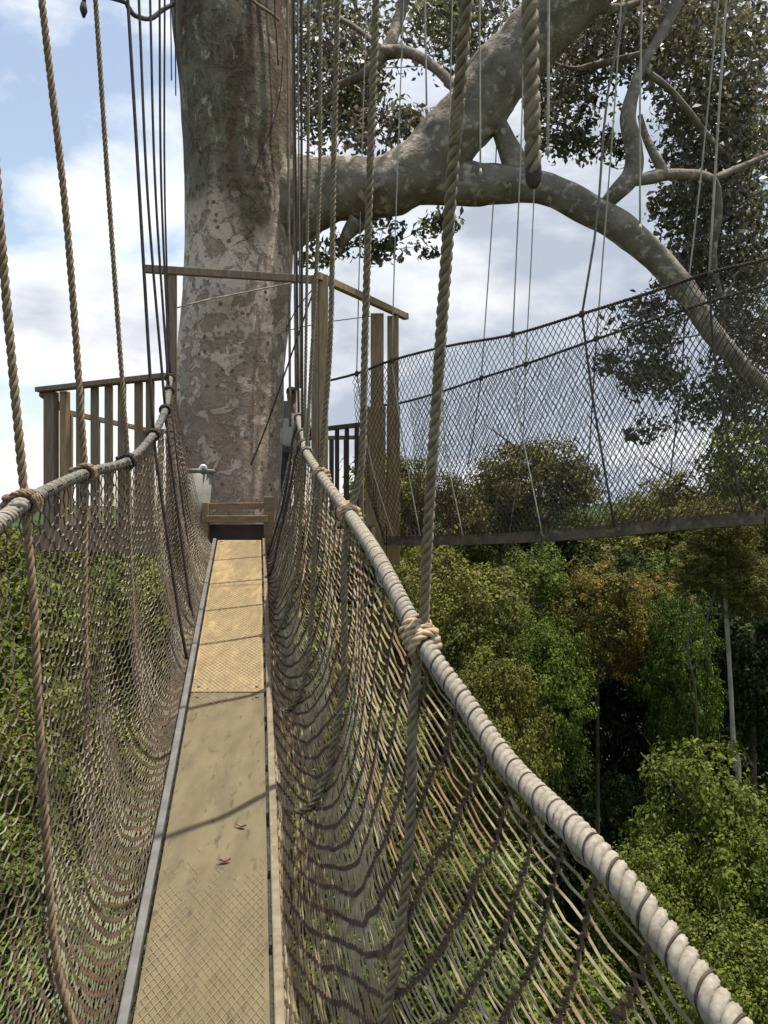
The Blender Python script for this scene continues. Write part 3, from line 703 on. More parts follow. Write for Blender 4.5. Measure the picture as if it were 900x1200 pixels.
# ------------------------------------------------------------------ platform
DZ = -.10
FR = [Vector((-1.68, 5.98, 0)), Vector((-2.80, 6.50, 0)), Vector((-3.02, 7.6, 0)), Vector((-2.75, 9.2, 0)), Vector((-1.6, 10.3, 0)), Vector((-.3, 10.1, 0)), Vector((-.15, 8.6, 0)), Vector((.02, 7.7, 0)), Vector((-.50, 6.35, 0))]
plat = empty('tree_platform', (-1.4, 7.15, DZ-.2), 'timber platform with slatted rails built round the big trunk', 'platform')
def inside(x, y):
    c = False; n = len(FR)
    for i in range(n):
        a, b = FR[i], FR[(i+1) % n]
        if (a.y > y) != (b.y > y) and x < (b.x-a.x)*(y-a.y)/(b.y-a.y)+a.x: c = not c
    return c
x = -3.0
while x < .05:                                        # deck planks running away from the camera, cut round the trunk
    ys = [5.9+.05*i for i in range(92)]; run = []
    runs = []
    for y in ys:
        ok = inside(x+.07, y) and (y > 6.36 or x < -1.78) and math.hypot(x+.07+1.37, y-7.15) > .62
        if ok: run.append(y)
        elif run: runs.append(run); run = []
    for r in runs:
        if len(r) > 2:
            m = MB(); m.beam((x+.07, r[0], DZ-.02+random.uniform(-.003, .003)), (x+.07, r[-1], DZ-.02), .135, .035); m.build('deck_plank', 'deckwood', plat, smooth=False, bevel=.004)
    x += .145
# edge boards
for i in range(len(FR)):
    a, b = FR[i], FR[(i+1) % len(FR)]
    if i == len(FR)-1: continue
    m = MB(); m.beam(a+Vector((0, 0, DZ-.13)), b+Vector((0, 0, DZ-.13)), .04, .17); m.build('edge_beam', 'wood_grey', plat, smooth=False, bevel=.004)
for a, b in (((-1.9, 6.15), (-1.95, 10)), ((-.8, 6.3), (-.8, 10)), ((-2.9, 7.0), (-.1, 7.9)) ,((-2.9, 6.6), (-.3, 6.75))):
    m = MB(); m.beam(Vector((*a, DZ-.16)), Vector((*b, DZ-.16)), .07, .14); m.build('joist', 'wood_grey', plat, smooth=False)
def post(p, top, w=.08, t=.07, bottom=DZ-.2, material='wood_grey', ang=0, name='post', label=None, tilt=0):
    m = MB(); R = Matrix.Rotation(ang, 3, 'Z'); m.box((p.x, p.y, (top+bottom)/2), (w, t, top-bottom), R); o = m.build(name, material, plat, smooth=False, bevel=.004)
    if label: o['label'] = label
    return o
def rail(a, b, z0, z1, w, h, material='wood_grey', name='top_rail', label=None, up_=Vector((0, 0, 1))):
    m = MB(); m.beam(Vector((a.x, a.y, z0)), Vector((b.x, b.y, z1)), w, h, up_); o = m.build(name, material, plat, smooth=False, bevel=.004)
    if label: o['label'] = label
    return o
ang = math.atan2(FR[1].y-FR[0].y, FR[1].x-FR[0].x)
rail(FR[0]+Vector((.06, -.03, 0)), FR[1]+Vector((-.03, .01, 0)), 1.02, 1.0, .09, .04)
post(P(60, 600, 6.5), .98, .115, .06, material='wood_grey', ang=ang, label='wide corner post of the left rail')
post(P(76, 600, 6.46), .98, .07, .05, material='wood_brown', ang=ang)
for px in (94, 111, 127.5, 143, 162.5, 176):
    t_ = (px-60)/(190-60); d = 6.5+(6.02-6.5)*t_; p = P(px, 600, d)
    post(p, .985+.015*t_, .070, .022, bottom=DZ-.16, material='wood_grey', ang=ang+.1, name='baluster')
# side and back rails
for i, (z0) in ((1, .97), (2, .95), (3, .95), (4, .95)):
    a, b = FR[i], FR[i+1]; rail(a, b, z0, .95, .05, .05, name='top_rail'); n = int((b-a).length/.17)
    for k in range(1, n+1):
        p = a.lerp(b, k/n); an = math.atan2((b-a).y, (b-a).x)
        if k == n: post(p, .93, .08, .07, name='post', ang=an)
        elif i in (3, 4) or (i == 2 and k % 3 == 0): post(p, .925, .06, .022, name='baluster', ang=an, material='wood_dark' if i > 3 else 'wood_grey')
# right back rail seen through the net
a, b = P(383, 600, 8.95), P(428, 600, 8.5); rail(a, b, .94, .94, .05, .05, 'wood_dark')
for px in (395, 406.5, 418): d = 8.95-.45*(px-383)/45; post(P(px, 600, d), .915, .05, .022, name='baluster', material='wood_dark')
# tall frame: left post, cross bar, right posts and bar
post(P(201, 600, 6.28), 1.90, .075, .06, bottom=DZ-.3, label='tall grey post left of the trunk')
rail(P(170, 0, 6.22), P(366, 0, 6.44), 1.905, 1.885, .045, .06, 'wood_grey', 'cross_bar', 'dark bar across the front of the trunk', Vector((0, 0, 1)))
post(P(369, 600, 6.45), 1.92, .055, .06, bottom=DZ-.35, material='wood_grey')
post(P(379, 600, 6.47), 1.93, .075, .06, bottom=DZ-.35, material='wood_brown', label='sunlit brown corner post right of the trunk')
rail(P(371, 0, 6.40), P(476, 0, 7.85), 1.905, 1.93, .06, .06, 'wood_brown', 'cross_bar', 'brown bar slanting back to the twin posts')
post(P(442, 600, 7.55), 1.885, .125, .06, bottom=DZ-.4, material='wood_brown', label='left one of the twin posts')
post(P(460.5, 600, 7.65), 1.885, .11, .06, bottom=DZ-.4, material='wood_brown', label='right one of the twin posts')
post(P(440, 600, 7.42), .985, .19, .05, bottom=DZ-.4, material='wood_brown', name='side_board', label='broad dark board below the left twin post')
post(P(461, 600, 7.5), 1.0, .125, .05, bottom=DZ-.4, material='wood_brown', name='side_board', label='narrow dark board below the right twin post')
# threshold at the end of the planks
post(P(241, 600, 6.22), .075, .05, .05, bottom=-.24, material='wood_light', name='threshold_post')
post(P(316, 600, 6.22), .12, .085, .05, bottom=-.32, material='wood_light', name='threshold_post')
rail(P(240, 0, 6.24), P(314, 0, 6.24), .045, .05, .04, .05, 'wood_light', 'threshold_bar')
rail(P(242, 0, 6.20), P(314, 0, 6.20), -.055, -.055, .05, .055, 'wood_light', 'threshold_bar')
rail(P(240, 0, 6.30), P(316, 0, 6.30), -.17, -.17, .03, .15, 'wood_dark', 'riser_board')

# bin
bin_b = Vector((-1.50, 6.30, DZ+.0))
b_ = empty('waste_bin', bin_b, 'pale grey tapered plastic bin with a white bag, left of the threshold', 'bin')
def lathe(prof, c, n=28, mi=0):
    m = MB()
    for r, z in prof:
        for k in range(n): a = 2*math.pi*k/n; m.v.append(Vector((c.x+r*math.cos(a), c.y+r*math.sin(a), c.z+z)))
    for i in range(len(prof)-1):
        for k in range(n): m.f.append((i*n+k, i*n+(k+1) % n, (i+1)*n+(k+1) % n, (i+1)*n+k)); m.mi.append(mi)
    return m
lathe([(0.001, .002), (.098, .002), (.103, .02), (.146, .425), (.142, .425), (.098, .03), (.001, .03)], bin_b).build('tub', 'bucket', b_)
lathe([(.145, .410), (.156, .412), (.158, .430), (.153, .436), (.143, .433)], bin_b).build('rim', 'bucket', b_)
m = MB()
m.tube(smooth([bin_b+Vector((.06, -.12, .41)), bin_b+Vector((.08, -.125, .45)), bin_b+Vector((.10, -.12, .455)), bin_b+Vector((.12, -.11, .43))], 4), [.006, .013, .016, .014, .013, .014, .013, .013, .012, .012, .009, .008, .006], 8, wob=.5, sc=30)
m.build('bag', 'bag', b_)

# person behind the trunk
def person():
    px_, d = 341, 9.5; base = Vector(((px_-450)/F*d, d, DZ)); t = empty('person', base, 'person in a pale shirt and dark trousers standing half hidden behind the trunk', 'person')
    H = 1.60
    def skin_mesh(name, chain, edges, material, sub=1):
        me = bpy.data.meshes.new(name); me.from_pydata([c[0] for c in chain], edges, []); o = bpy.data.objects.new(name, me); COL.objects.link(o); o.parent = t; me.materials.append(M[material])
        md = o.modifiers.new('skin', 'SKIN'); md.use_smooth_shade = True
        for i, c in enumerate(chain): me.skin_vertices[0].data[i].radius = c[1] if isinstance(c[1], tuple) else (c[1], c[1])
        me.skin_vertices[0].data[0].use_root = True
        s = o.modifiers.new('sub', 'SUBSURF'); s.levels = sub; s.render_levels = sub
        return o
    # body facing right and away, arms down in front
    B = [((0, 0, .86), (.12, .10)), ((0, 0, .98), (.11, .085)), ((0, -.01, 1.12), (.13, .09)), ((0, 0, 1.28), (.14, .085)), ((0, 0, 1.36), (.055, .055)), ((.005, .0, 1.41), (.045, .05)), ((.01, .01, 1.46), (.068, .08)), ((.01, .015, 1.535), (.07, .085)), ((.01, .01, 1.58), (.035, .04)),
         ((-.09, 0, .80), (.075, .08)), ((-.09, .01, .45), (.052, .055)), ((-.09, 0, .09), (.035, .04)), ((-.10, .10, .03), (.04, .025)), ((-.10, .17, .025), (.03, .018)),
         ((.09, 0, .80), (.075, .08)), ((.10, .02, .45), (.052, .055)), ((.10, 0, .09), (.035, .04)), ((.12, .10, .03), (.04, .025)), ((.13, .17, .025), (.03, .018)),
         ((-.17, 0, 1.30), (.045, .045)), ((-.22, .0, 1.06), (.036, .036)), ((-.19, .12, .88), (.025, .025)), ((-.18, .16, .82), (.03, .016)),
         ((.17, 0, 1.30), (.045, .045)), ((.215, .0, 1.06), (.036, .036)), ((.19, .13, .89), (.025, .025)), ((.18, .17, .83), (.03, .016))]
    E = [(0, 1), (1, 2), (2, 3), (3, 4), (4, 5), (5, 6), (6, 7), (7, 8), (0, 9), (9, 10), (10, 11), (11, 12), (12, 13), (0, 14), (14, 15), (15, 16), (16, 17), (17, 18), (3, 19), (19, 20), (20, 21), (21, 22), (3, 23), (23, 24), (24, 25), (25, 26)]
    skin_mesh('body', B, E, 'skin', 2)
    for s in (-1, 1):
        c = Vector((s*.18, .165, .825)); ch = [(tuple(c), .012)]; ed = []
        for f in range(4):
            i = len(ch); ch += [(tuple(c+Vector((s*(.012-.008*f)*1.5, .012+.004*f, -.03))), .009), (tuple(c+Vector((s*(.014-.011*f)*1.6, .022, -.06))), .008), (tuple(c+Vector((s*(.014-.011*f)*1.6, .018, -.085+.006*abs(f-1)))), .006)]; ed += [(0, i), (i, i+1), (i+1, i+2)]
        i = len(ch); ch += [(tuple(c+Vector((-s*.025, .015, -.01))), .009), (tuple(c+Vector((-s*.035, .03, -.035))), .007)]; ed += [(0, i), (i, i+1)]
        skin_mesh('hand', ch, ed, 'skin', 1)
    skin_mesh('shirt', [((0, 0, .84), (.145, .12)), ((0, 0, .98), (.135, .105)), ((0, -.005, 1.14), (.15, .108)), ((0, 0, 1.29), (.155, .10)), ((0, 0, 1.355), (.06, .06)), ((-.17, 0, 1.31), (.06, .06)), ((-.205, 0, 1.15), (.052, .052)), ((.17, 0, 1.31), (.06, .06)), ((.205, 0, 1.15), (.052, .052))], [(0, 1), (1, 2), (2, 3), (3, 4), (3, 5), (5, 6), (3, 7), (7, 8)], 'shirt', 2)
    skin_mesh('trousers', [((0, 0, .90), (.13, .11)), ((-.09, 0, .80), (.092, .095)), ((-.09, .01, .45), (.072, .075)), ((-.09, 0, .08), (.062, .066)), ((.09, 0, .80), (.092, .095)), ((.10, .02, .45), (.072, .075)), ((.10, 0, .08), (.062, .066))], [(0, 1), (1, 2), (2, 3), (0, 4), (4, 5), (5, 6)], 'trouser', 2)
    skin_mesh('hair', [((.01, -.015, 1.49), (.07, .075)), ((.01, -.005, 1.55), (.08, .09)), ((.01, 0, 1.60), (.05, .06))], [(0, 1), (1, 2)], 'hair', 2)
person()
m = MB(); s_c = P(333, 480, 7.3); m.box(s_c, (.11, .02, .16), Matrix.Rotation(.15, 3, 'Z')); o = m.build('notice_board', 'bucket', smooth=False, bevel=.003); tag(o, 'small blank pale board fixed at the right edge of the trunk', 'board'); rebase(o, s_c)

# ------------------------------------------------------------------ second walkway
w2 = empty('canopy_walkway', P(440, 632, 6.95), 'second netted walkway leaving the platform to the right, seen side on against the sky', 'rope bridge')
A2 = P(436, 632, 7.05); B2 = P(900, 603, 4.78)
dir2 = (B2-A2); dir2.z = 0; dir2.normalize(); per2 = Vector((-dir2.y, dir2.x, 0))
if per2.y < 0: per2 = -per2
def d2(px): # depth of the near edge under pixel px
    # intersect the viewing ray with the line through A2,B2 (plan view)
    k = (px-450)/F; return (A2.x*dir2.y-A2.y*dir2.x)/(k*dir2.y-dir2.x)
def near2(px, py, off=0):
    if off == 0: return P(px, py, d2(px))
    q = A2+per2*off; k = (px-450)/F; d = (q.x*dir2.y-q.y*dir2.x)/(k*dir2.y-dir2.x); return P(px, py, d)
OFF = .78
topN = smooth([near2(*q) for q in ((386, 446), (420, 437), (463, 421), (527, 405), (601, 392), (681, 368), (755, 345), (831, 320), (900, 303), (1000, 270), (1150, 215), (1300, 150))], 8)
topF = smooth([near2(*q, OFF) for q in ((436, 476), (470, 472), (520, 458), (564, 443), (615, 427), (700, 397), (801, 363), (900, 333), (1000, 300), (1150, 250), (1300, 195))], 8)
botN = smooth([near2(*q) for q in ((432, 632), (500, 631), (600, 627), (700, 619), (800, 609), (900, 601), (1000, 592), (1150, 574), (1300, 555))], 8)
def along(path, s):  # s = distance along dir2 from A2
    for a, b in zip(path, path[1:]):
        sa, sb = (a-A2).dot(dir2), (b-A2).dot(dir2)
        if sa <= s <= sb: return a.lerp(b, (s-sa)/(sb-sa+1e-9))
    return path[0] if s < (path[0]-A2).dot(dir2) else path[-1]
for pth, lab in ((topN, 'near top rope of the second walkway'), (topF, 'far top rope of the second walkway')):
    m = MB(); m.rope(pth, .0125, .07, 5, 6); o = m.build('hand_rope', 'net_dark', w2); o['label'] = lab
WB = .28                               # board width
def board2(s, off, z=0): p = along(botN, s); return p+per2*off+Vector((0, 0, z))
s = 0.0; smax = 4.6
k = 0
while s < smax:
    e = min(s+1.62, smax+1.0)
    for off, w_ in ((.02, .045), (WB+.0, .045)):
        m = MB(); n = 6
        for q in range(n): m.beam(board2(s+(e-s-.01)*q/n, off+.2, -.02), board2(s+(e-s-.01)*(q+1)/n, off+.2, -.02), w_, .085)
        m.build('side_rail', 'beam', w2, smooth=False)
    m = MB(); m.beam(board2(s+.003, WB/2+.21, .0), board2(e-.01, WB/2+.21, .0), WB-.06, .03); m.build('plank', 'plank_old_shaded', w2, smooth=False)
    s = e
def net2(side, name='side_net'):
    m = MB(); step = .047; s0, s1 = -.25, 4.2; nc = int((s1-s0)/step); nr = 42
    top = topN if side == 0 else topF
    def pt(i, j):
        s = s0+i*step*.5; t = j/nr; a = along(top, s); b = board2(s, .22 if side == 0 else .48, -.06)
        low = (a+b)/2; out_ = (-1 if side == 0 else 1)*per2
        p = a.lerp(b, t)+out_*(.10*math.sin(math.pi*t))+Vector((0, 0, -.10*math.sin(math.pi*t)**3*(t**2)))
        p += Vector((.012*noise.noise(Vector((i*.3, j*.3, side*7))), .02*noise.noise(Vector((i*.17, j*.2, side*9))), .012*noise.noise(Vector((i*.25, j*.33, 4+side)))))
        return p
    V = {}
    def g(i, j):
        if (i, j) not in V: V[(i, j)] = pt(i, j)
        return V[(i, j)]
    for j in range(nr):
        for i in range(2*nc):
            if (i+j) % 2: continue
            for e in (-1, 1):
                if 0 <= i+e <= 2*nc:
                    a, b = g(i, j), g(i+e, j+1); b0 = len(m.v); t = (b-a).normalized(); u = t.cross(per2).normalized(); w = t.cross(u); r = .003
                    for p in (a, b):
                        for q in range(3): an = q*2.094; m.v.append(p+(u*math.cos(an)+w*math.sin(an))*r)
                    for q in range(3): m.f.append((b0+q, b0+(q+1) % 3, b0+3+(q+1) % 3, b0+3+q)); m.mi.append(0)
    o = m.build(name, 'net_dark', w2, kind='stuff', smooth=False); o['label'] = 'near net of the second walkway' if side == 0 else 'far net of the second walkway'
net2(0); net2(1)
# ropes of the second walkway: (top px,py) ... tie point on a top rope ... end at the board
G2 = 'thin cords carrying the second walkway'
cords = [ # path above, tie, path below, far?, colour, R, label
 ([(430, 0), (425, 150)], (418, 438), [(440, 540), (466, 628)], 0, 'cord', .0055, 'pale cord running down left of the twisted rope, tied above the dark balusters'),
 ([(473, 0), (464, 250)], (459, 423), [(478, 520), (498, 628)], 0, 'cord', .0055, 'pale cord ending at the right one of the twin posts'),
 ([(530, 0), (526, 180)], (518, 408), [(527, 520), (548, 628)], 0, 'cord', .0055, 'pale cord partly hidden behind the thickest twisted rope'),
 ([(587, 0), (581, 190)], (564, 443), [(556, 500), (548, 547)], 1, 'cord', .0055, 'cord crossing the joint of the two limbs, tied to the far top rope'),
 ([(614, 0), (611, 160)], (601, 392), [(612, 480), (641, 628)], 0, 'cord', .0055, 'cord tied above the middle of the net, ending at the board'),
 ([(629, 0), (626, 222)], (616, 427), [(612, 520), (597, 624)], 1, 'cord', .005, 'thin cord hanging straight below the end of the hanging thick rope'),
 ([(735, 0), (711, 117), (700, 255)], (682, 368), [(700, 470), (725, 618)], 0, 'grey_rope', .0085, 'thick grey cord crossing the lower limb left of its fork'),
 ([(728, 0), (721, 113), (709, 268)], (699, 397), [(691, 520), (684, 600)], 1, 'cord', .006, 'pale cord just right of the thick grey cord'),
 ([(851, 0), (842, 136)], (831, 322), [(843, 430), (874, 600)], 0, 'cord', .0075, 'right one of the two cords in front of the leafy crown'),
 ([(842, 0), (822, 200)], (803, 362), [(798, 450), (785, 560)], 1, 'cord', .006, 'left one of the two cords in front of the leafy crown')]
CT = {0: [], 1: []}
for k, (upx, tie, low, farr, mt, R, lab) in enumerate(cords):
    off = OFF if farr else 0
    pts = [near2(*q, off) for q in upx]+[near2(*tie, off)]; pts = extend(pts, 5.6); CT[farr].append(pts[0])
    t = empty('hanging_cord', pts[-1], lab, 'cord', G2)
    m = MB(); m.tube(resample(smooth(pts, 4), .25), R, 6); m.build('cord', mt, t)
    lp = [near2(*tie, off)]+[near2(*q, off*.9)-per2*(.06 if not farr else 0) for q in low]
    m = MB(); m.tube(smooth(lp, 5), R*.95, 6); m.build('lower_length', 'net_dark' if k in (3, 6, 7, 8, 9) else 'cord', t)
    m = MB(); c = pts[-1]
    for q in range(3): m.tube([c+dir2*(.012*(q-1))+Vector((0, .02*math.cos(a*.785), .02*math.sin(a*.785))) for a in range(9)], .007, 5)
    m.build('knot', 'net_dark', t)
G3 = 'loose rope ends hanging beside the second walkway'
for pts, R, mt, lab in (([(497, -60), (498, 0), (500, 130)], .006, 'cord', 'short pale cord ending above the thick limb'),
                        ([(561, -60), (562, 0), (563, 203)], .006, 'cord', 'loose pale cord ending at the lower limb beside the sawn stub'),
                        ([(643, -60), (643, 0), (642, 178)], .009, 'cord', 'doubled pale cord ending right beside the hanging thick rope'),
                        ([(751, -60), (752, 0), (750, 120), (750, 268)], .0065, 'cord', 'loose pale cord crossing the upright fork and ending below it'),
                        ([(101, -60), (98, 12)], .009, 'dark_cord', 'short dark rope end at the top between the first two left ropes')):
    d = 5.2 if pts[0][0] > 200 else 3.3
    P3 = extend([P(a, b, d) for a, b in pts], 5.5 if d > 4 else 4.3); m = MB(); m.tube(resample(smooth(P3, 4), .2), R, 6)
    e = P3[-1]; m.tube([e+Vector((0, 0, .03)), e, e-Vector((0, 0, .03))], [R*1.3, R*1.9, R*.6], 6)
    o = m.build('loose_rope', mt); tag(o, lab, 'rope', G3); rebase(o, P3[-1])
# thick rope with a bound end
t = empty('hanging_rope', P(625, 215, 1.45), 'thick twisted rope hanging free in front of the lower limb, its end bound dark', 'rope')
m = MB(); m.rope(smooth(extend(up([(621, 0, 1.42), (623, 110, 1.43), (625, 205, 1.45)]), 3.6), 4), .0155, .085, 7, 9); m.build('rope', 'old_rope', t)
m = MB(); m.tube([P(625, 192, 1.45), P(625, 198, 1.45), P(625, 212, 1.45), P(625, 220, 1.45)], [.014, .0155, .0145, .007], 10); m.build('binding', 'dark_cord', t)
for f_ in (0, 1):
    q = sorted(CT[f_], key=lambda v: (v-A2).dot(dir2))
    cable('overhead_cable', [q[0]-dir2*1.2+Vector((0, 0, .05))]+q+[q[-1]+dir2*2.5+Vector((0, 0, .1))], .012, 'steel cable above the %s side of the second walkway' % ('near', 'far')[f_])
# tie lines and wires round the trunk
def line(pts, R, mt, name, lab, cat='rope', group=None):
    P3 = [P(*q) for q in pts]; m = MB(); m.tube(smooth(P3, 6), R, 6); o = m.build(name, mt); tag(o, lab, cat, group); rebase(o, P3[0]); return o
line([(371, 330, 6.42), (348, 397, 6.5), (333, 440, 6.56), (312, 500, 6.58), (294, 545, 6.58)], .0075, 'dark_cord', 'tie_rope', 'dark rope slanting from the corner post down across the foot of the trunk')
line([(206, 361, 6.5), (240, 352, 6.58), (275, 345, 6.6), (320, 336, 6.62), (352, 330, 6.6)], .006, 'cord', 'tie_cord', 'thin pale cord looped round the trunk under the dark bar')
line([(335, 386, 6.7), (348, 362, 6.6), (367, 338, 6.5)], .005, 'dark_cord', 'tie_cord', 'short thin dark line from the trunk up to the corner post')
line([(334, 388, 7), (380, 378, 7.3), (440, 370, 7.6)], .004, 'dark_cord', 'tie_wire', 'thin wire from the trunk across to the twin posts', 'wire')
line([(332, 60, 6.62), (328, 110, 6.62), (318, 150, 6.63), (306, 178, 6.64), (296, 206, 6.65)], .005, 'dark_cord', 'tie_cord', 'thin dark cord slanting down the upper right of the trunk')
line([(288, -8, 6.6), (300, 4, 6.6), (318, 16, 6.62), (327, 24, 6.66)], .013, 'tan_rope', 'trunk_rope', 'short brown rope crossing the trunk at the top of the frame')
line([(60, -20, 5.6), (140, 0, 5.7), (150, 8, 5.75), (158, 18, 5.8), (176, 22, 6.0), (190, 12, 6.3), (204, 4, 6.7)], .018, 'metal', 'shackle_chain', 'dark shackled chain joining the left ropes to the trunk at the top', 'chain')
for k, (x0, x1, y1, d, R, lab) in enumerate(((200, 201, 94, 6.5, .006, 'left one of the two short dark cords hanging beside the upper trunk'), (205, 206, 112, 6.6, .006, 'right one of the two short dark cords hanging beside the upper trunk'), (322, 326, 76, 6.6, .007, 'dark frayed rope end hanging on the upper right of the trunk'), (337, 340, 500, 6.7, .012, 'dark mossy rope running down the right edge of the trunk'), (343, 347, 470, 6.75, .013, 'mossy rope in the bundle between the trunk and the thick limb'), (349, 352, 455, 6.8, .008, 'thin rope in the bundle between the trunk and the thick limb'))):
    line([(x0, -220, d), (x0, 0, d), ((x0+x1)/2, y1*.5, d), (x1, y1, d)], R, 'dark_cord' if k < 3 else 'old_rope', 'trunk_rope', lab, 'rope', 'ropes hanging close round the trunk')
# fallen leaves
def fallen(px, py, size, rot, mt, lab):
    d = 1.9
    for _ in range(40):
        zt = (600-py)/F*d
        d += (zt-bz(d))/.9 if True else 0
        d = max(1.2, min(5, d))
    c = Vector(((px-450)/F*d, d, bz(d)+.005)); m = MB(); n = 9; R = Matrix.Rotation(rot, 3, 'Z')
    for i in range(n):
        t = i/(n-1); w = size*.42*math.sin(math.pi*min(1, t*.97+.02))**.8
        for sx in (-1, 0, 1): m.v.append(c+R@Vector(((t-.5)*size*1.2, sx*w*.5, .006*abs(sx)+.008*(t-.5)**2*4)))
    for i in range(n-1): 
        for q in (0, 1): m.f.append((i*3+q, i*3+q+1, i*3+q+4, i*3+q+3)); m.mi.append(0)
    m.tube([c+R@Vector((-.6*size, 0, .006)), c+R@Vector((-.85*size, .004, .012))], .0012, 4)
    o = m.build('fallen_leaf', mt); so = o.modifiers.new('solid', 'SOLIDIFY'); so.thickness = .0008; tag(o, lab, 'leaf'); rebase(o, c)
fallen(283, 971, .03, -.3, 'leaf_dry', 'curled brown leaf on the plank, the farther of the two')
fallen(264, 1012, .03, .2, 'leaf_red', 'flat reddish leaf on the plank, the nearer of the two')

# ------------------------------------------------------------------ forest
FG = 'rainforest trees below and beyond the walkways'
def T(px, py, d, R, tall, style, label, near=False, **k): forest_tree(P(px, py, d), R, tall, style, label, FG, near=near, seed=int(abs(px*7+py+d*3)) % 97, **k)
# behind the second walkway, reaching above eye level
T(455, 520, 46, 3.6, 1.1, 'leaf_b', 'olive crown showing between and right of the twin posts')
T(520, 548, 44, 3.2, 1.0, 'leaf_b', 'olive crown behind the net just right of the thickest rope')
T(632, 505, 48, 4.4, .8, 'leaf_b', 'broad olive dome crown behind the middle of the net')
T(585, 545, 52, 4, 1.0, 'leaf_a', 'green crown left of the broad dome, behind the net')
T(830, 545, 40, 4.2, .8, 'leaf_b', 'spreading crown behind the right end of the second walkway')
T(905, 470, 34, 3.8, 1.1, 'leaf_a', 'tall crown at the right edge rising above the second walkway')
# wall of trees just below the second walkway
T(560, 660, 27, 2.5, 1.2, 'leaf_b', 'olive crown with orange tips right of the nearest big knot', True)
T(500, 640, 30, 2.4, 1.2, 'leaf_b', 'olive crown seen between the second knot and the board', True)
T(625, 640, 31, 2.4, 1.3, 'leaf_a', 'dark green crown under the middle of the board', True)
T(700, 655, 29, 1.9, 1.2, 'leaf_y', 'crown with yellow and orange leaves under the board', True)
T(768, 668, 31, 1.9, 1.2, 'leaf_y', 'smaller orange tinged crown right of the yellow one', True)
T(640, 720, 25, 1.7, 1.5, 'leaf_a', 'narrow bushy crown below the dark green one', True)
T(585, 760, 22, 1.7, 1.7, 'leaf_b', 'leafy column beside the right hand rope', True)
T(800, 690, 27, 1.5, 2.0, 'leaf_a', 'vine draped column left of the pale bare trunk', True)
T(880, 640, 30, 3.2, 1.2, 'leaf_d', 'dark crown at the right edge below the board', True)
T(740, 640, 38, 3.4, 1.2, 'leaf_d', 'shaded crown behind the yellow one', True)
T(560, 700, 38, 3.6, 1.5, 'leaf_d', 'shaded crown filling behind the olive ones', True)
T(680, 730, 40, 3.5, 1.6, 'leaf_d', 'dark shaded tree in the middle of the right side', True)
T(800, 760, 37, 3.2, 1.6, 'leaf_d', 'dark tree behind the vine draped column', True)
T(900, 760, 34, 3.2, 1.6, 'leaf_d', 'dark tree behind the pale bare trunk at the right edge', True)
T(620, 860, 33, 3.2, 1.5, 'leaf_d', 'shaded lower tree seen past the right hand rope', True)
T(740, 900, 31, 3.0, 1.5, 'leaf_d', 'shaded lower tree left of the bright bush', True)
# bright bushes at lower right
T(830, 870, 18, 2.3, 1.5, 'leaf_c', 'bright sunlit leafy tree at the lower right', True)
T(905, 960, 16, 1.7, 1.2, 'leaf_a', 'sunlit crown at the lower right frame edge', True)
T(760, 985, 16.5, 1.5, 1.3, 'leaf_a', 'sunlit crown beside the near end of the right hand rope', True)
T(860, 1080, 13.5, 1.4, 1.1, 'leaf_c', 'nearest bright crown in the lower right corner', True)
T(560, 980, 15, 1.8, 1.2, 'leaf_c', 'bright crown seen through the right net', True)
T(420, 1060, 15, 1.9, 1.2, 'leaf_c', 'bright crown seen through the right net beside the planks', True)
T(660, 1120, 14, 1.8, 1.2, 'leaf_a', 'green crown below the near end of the right net', True)
T(520, 1180, 13, 2.0, 1.0, 'leaf_a', 'green crown deep below the right net', True)
# left side, seen through the net
T(30, 650, 34, 4.0, 1.0, 'leaf_c', 'bright green crown behind the left net at the frame edge')
T(130, 648, 40, 4.2, 1.0, 'leaf_a', 'green crown behind the left net below the balusters')
T(215, 652, 38, 4.0, 1.0, 'leaf_c', 'bright crown behind the left net near the threshold')
T(-60, 690, 26, 4, 1.1, 'leaf_a', 'green crown behind the left net, partly outside the frame')
T(50, 800, 21, 2.6, 1.1, 'leaf_c', 'yellow green crown low behind the left net', True)
T(150, 860, 23, 2.6, 1.1, 'leaf_a', 'mid green crown low behind the left net beside the planks', True)
T(-10, 950, 17, 2.4, 1.0, 'leaf_a', 'green crown behind the lower left net at the frame edge', True)
T(90, 1050, 16, 2.3, 1.0, 'leaf_a', 'green crown deep below the left net', True)
T(380, 700, 33, 3.6, 1.1, 'leaf_a', 'green crown behind the right net below the platform')
T(320, 900, 22, 2.8, 1.1, 'leaf_a', 'green crown hidden below the planks', True)
T(440, 820, 25, 2.8, 1.1, 'leaf_c', 'green crown behind the middle of the right net', True)
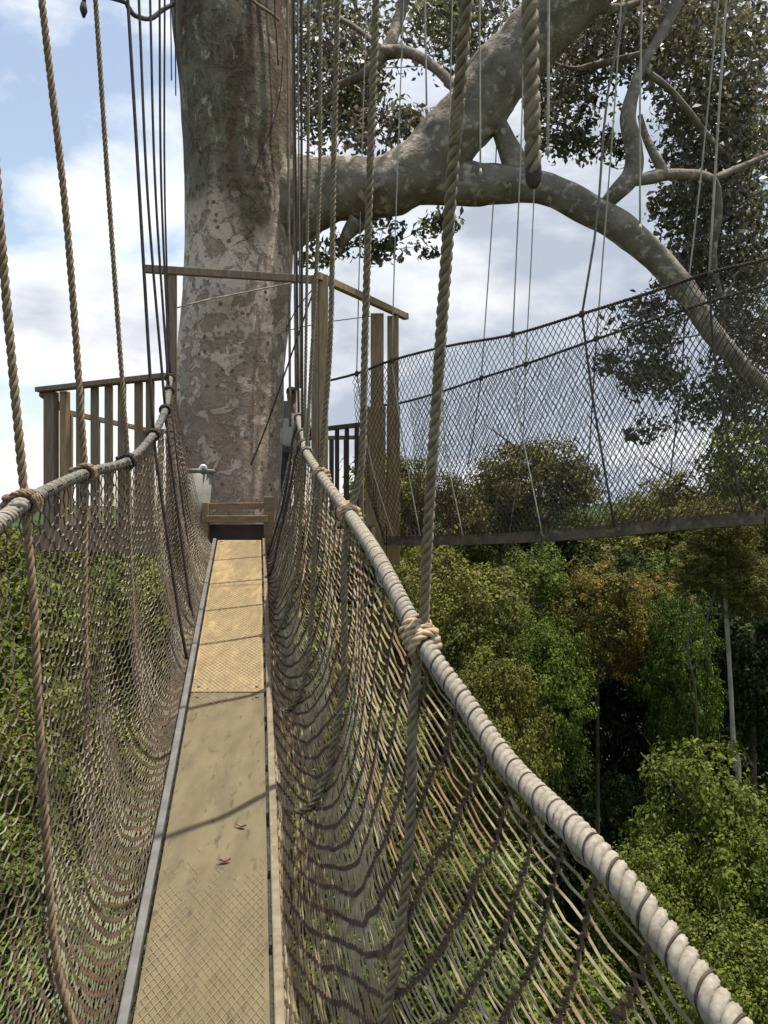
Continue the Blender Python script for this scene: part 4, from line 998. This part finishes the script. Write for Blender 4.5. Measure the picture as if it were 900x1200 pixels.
# pale bare trunk
def pale_trunk():
    top = P(846, 600, 23); base = P(866, 940, 23); base = Vector((base.x+.6, base.y, ground(base.x, base.y))); t = empty('slender_tree', base, 'slender tree with a pale bare trunk standing in front of the dark gap', 'tree', FG)
    m = MB(); pts = smooth([base, P(868, 1000, 23), P(861, 900, 23), P(856, 800, 23), P(850, 700, 23), top], 6); m.tube(pts, [.09-.045*i/(len(pts)-1) for i in range(len(pts))], 10, wob=.15, sc=3)
    m.build('trunk', 'bark_pale', t)
    me = crown_mesh(('leaf_b', 'n', 1), 330, 70, .058, .17, 1.25, 101, 'leaf_b', droop=-.95)
    for q, (px, py, R) in enumerate(((848, 625, 1.1), (822, 665, .9), (878, 690, .95))):
        o = bpy.data.objects.new('crown', me); COL.objects.link(o); o.parent = t; o.location = P(px, py, 23)-base; o.scale = (R, R, R*.8); o['kind'] = 'stuff'
        m = MB(); m.tube(smooth([P(852, 720, 23), P((852+px)/2, py+30, 23), P(px, py, 23)], 4), [.03, .03, .028, .025, .022, .02, .02, .018, .015], 6); m.build('branch', 'bark_f', t)
pale_trunk()
for pts, lab in (([(812, 700, 22), (806, 760, 22), (815, 810, 22), (818, 880, 22)], 'bare reddish liana hanging left of the pale trunk'), ([(838, 690, 22.5), (826, 745, 22.5), (834, 790, 22.5), (850, 800, 22.5)], 'thin curling liana touching the pale trunk')):
    line(pts, .03, 'bark_f', 'liana', lab, 'liana')
# filler trees, ring by ring
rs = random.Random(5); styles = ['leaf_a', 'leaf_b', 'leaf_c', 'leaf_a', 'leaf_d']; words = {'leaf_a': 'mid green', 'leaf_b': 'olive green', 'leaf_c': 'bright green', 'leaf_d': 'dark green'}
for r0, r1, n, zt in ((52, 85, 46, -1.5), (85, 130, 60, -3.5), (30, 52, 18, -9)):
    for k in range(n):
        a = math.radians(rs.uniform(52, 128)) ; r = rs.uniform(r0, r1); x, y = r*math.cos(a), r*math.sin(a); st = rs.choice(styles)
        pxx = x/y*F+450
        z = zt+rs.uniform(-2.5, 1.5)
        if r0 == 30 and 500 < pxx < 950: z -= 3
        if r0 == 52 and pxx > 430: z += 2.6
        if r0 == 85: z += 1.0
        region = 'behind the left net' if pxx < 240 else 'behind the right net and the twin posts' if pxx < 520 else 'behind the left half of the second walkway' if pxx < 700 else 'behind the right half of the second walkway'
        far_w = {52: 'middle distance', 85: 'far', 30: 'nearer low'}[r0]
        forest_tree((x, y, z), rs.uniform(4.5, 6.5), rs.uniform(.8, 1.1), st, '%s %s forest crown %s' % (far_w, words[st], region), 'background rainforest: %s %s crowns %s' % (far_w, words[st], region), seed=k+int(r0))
# undergrowth carpet
pts = []
for k in range(650):
    a = math.radians(rs.uniform(45, 135)); r = rs.uniform(8, 60); x, y = r*math.cos(a), r*math.sin(a); pts.append((x, y, ground(x, y)+rs.uniform(.5, 7)))
cc = np.array(pts); pos, nor, sz = clump_leaves(cc, RNG.uniform(1.2, 3.0, len(cc)), 70, .45)
o = bpy.data.objects.new('undergrowth', leaf_mesh('undergrowth', pos, nor, sz, .5, .3, 'leaf_d')); COL.objects.link(o); o['kind'] = 'stuff'; o['label'] = 'dark understorey growth on the forest floor'
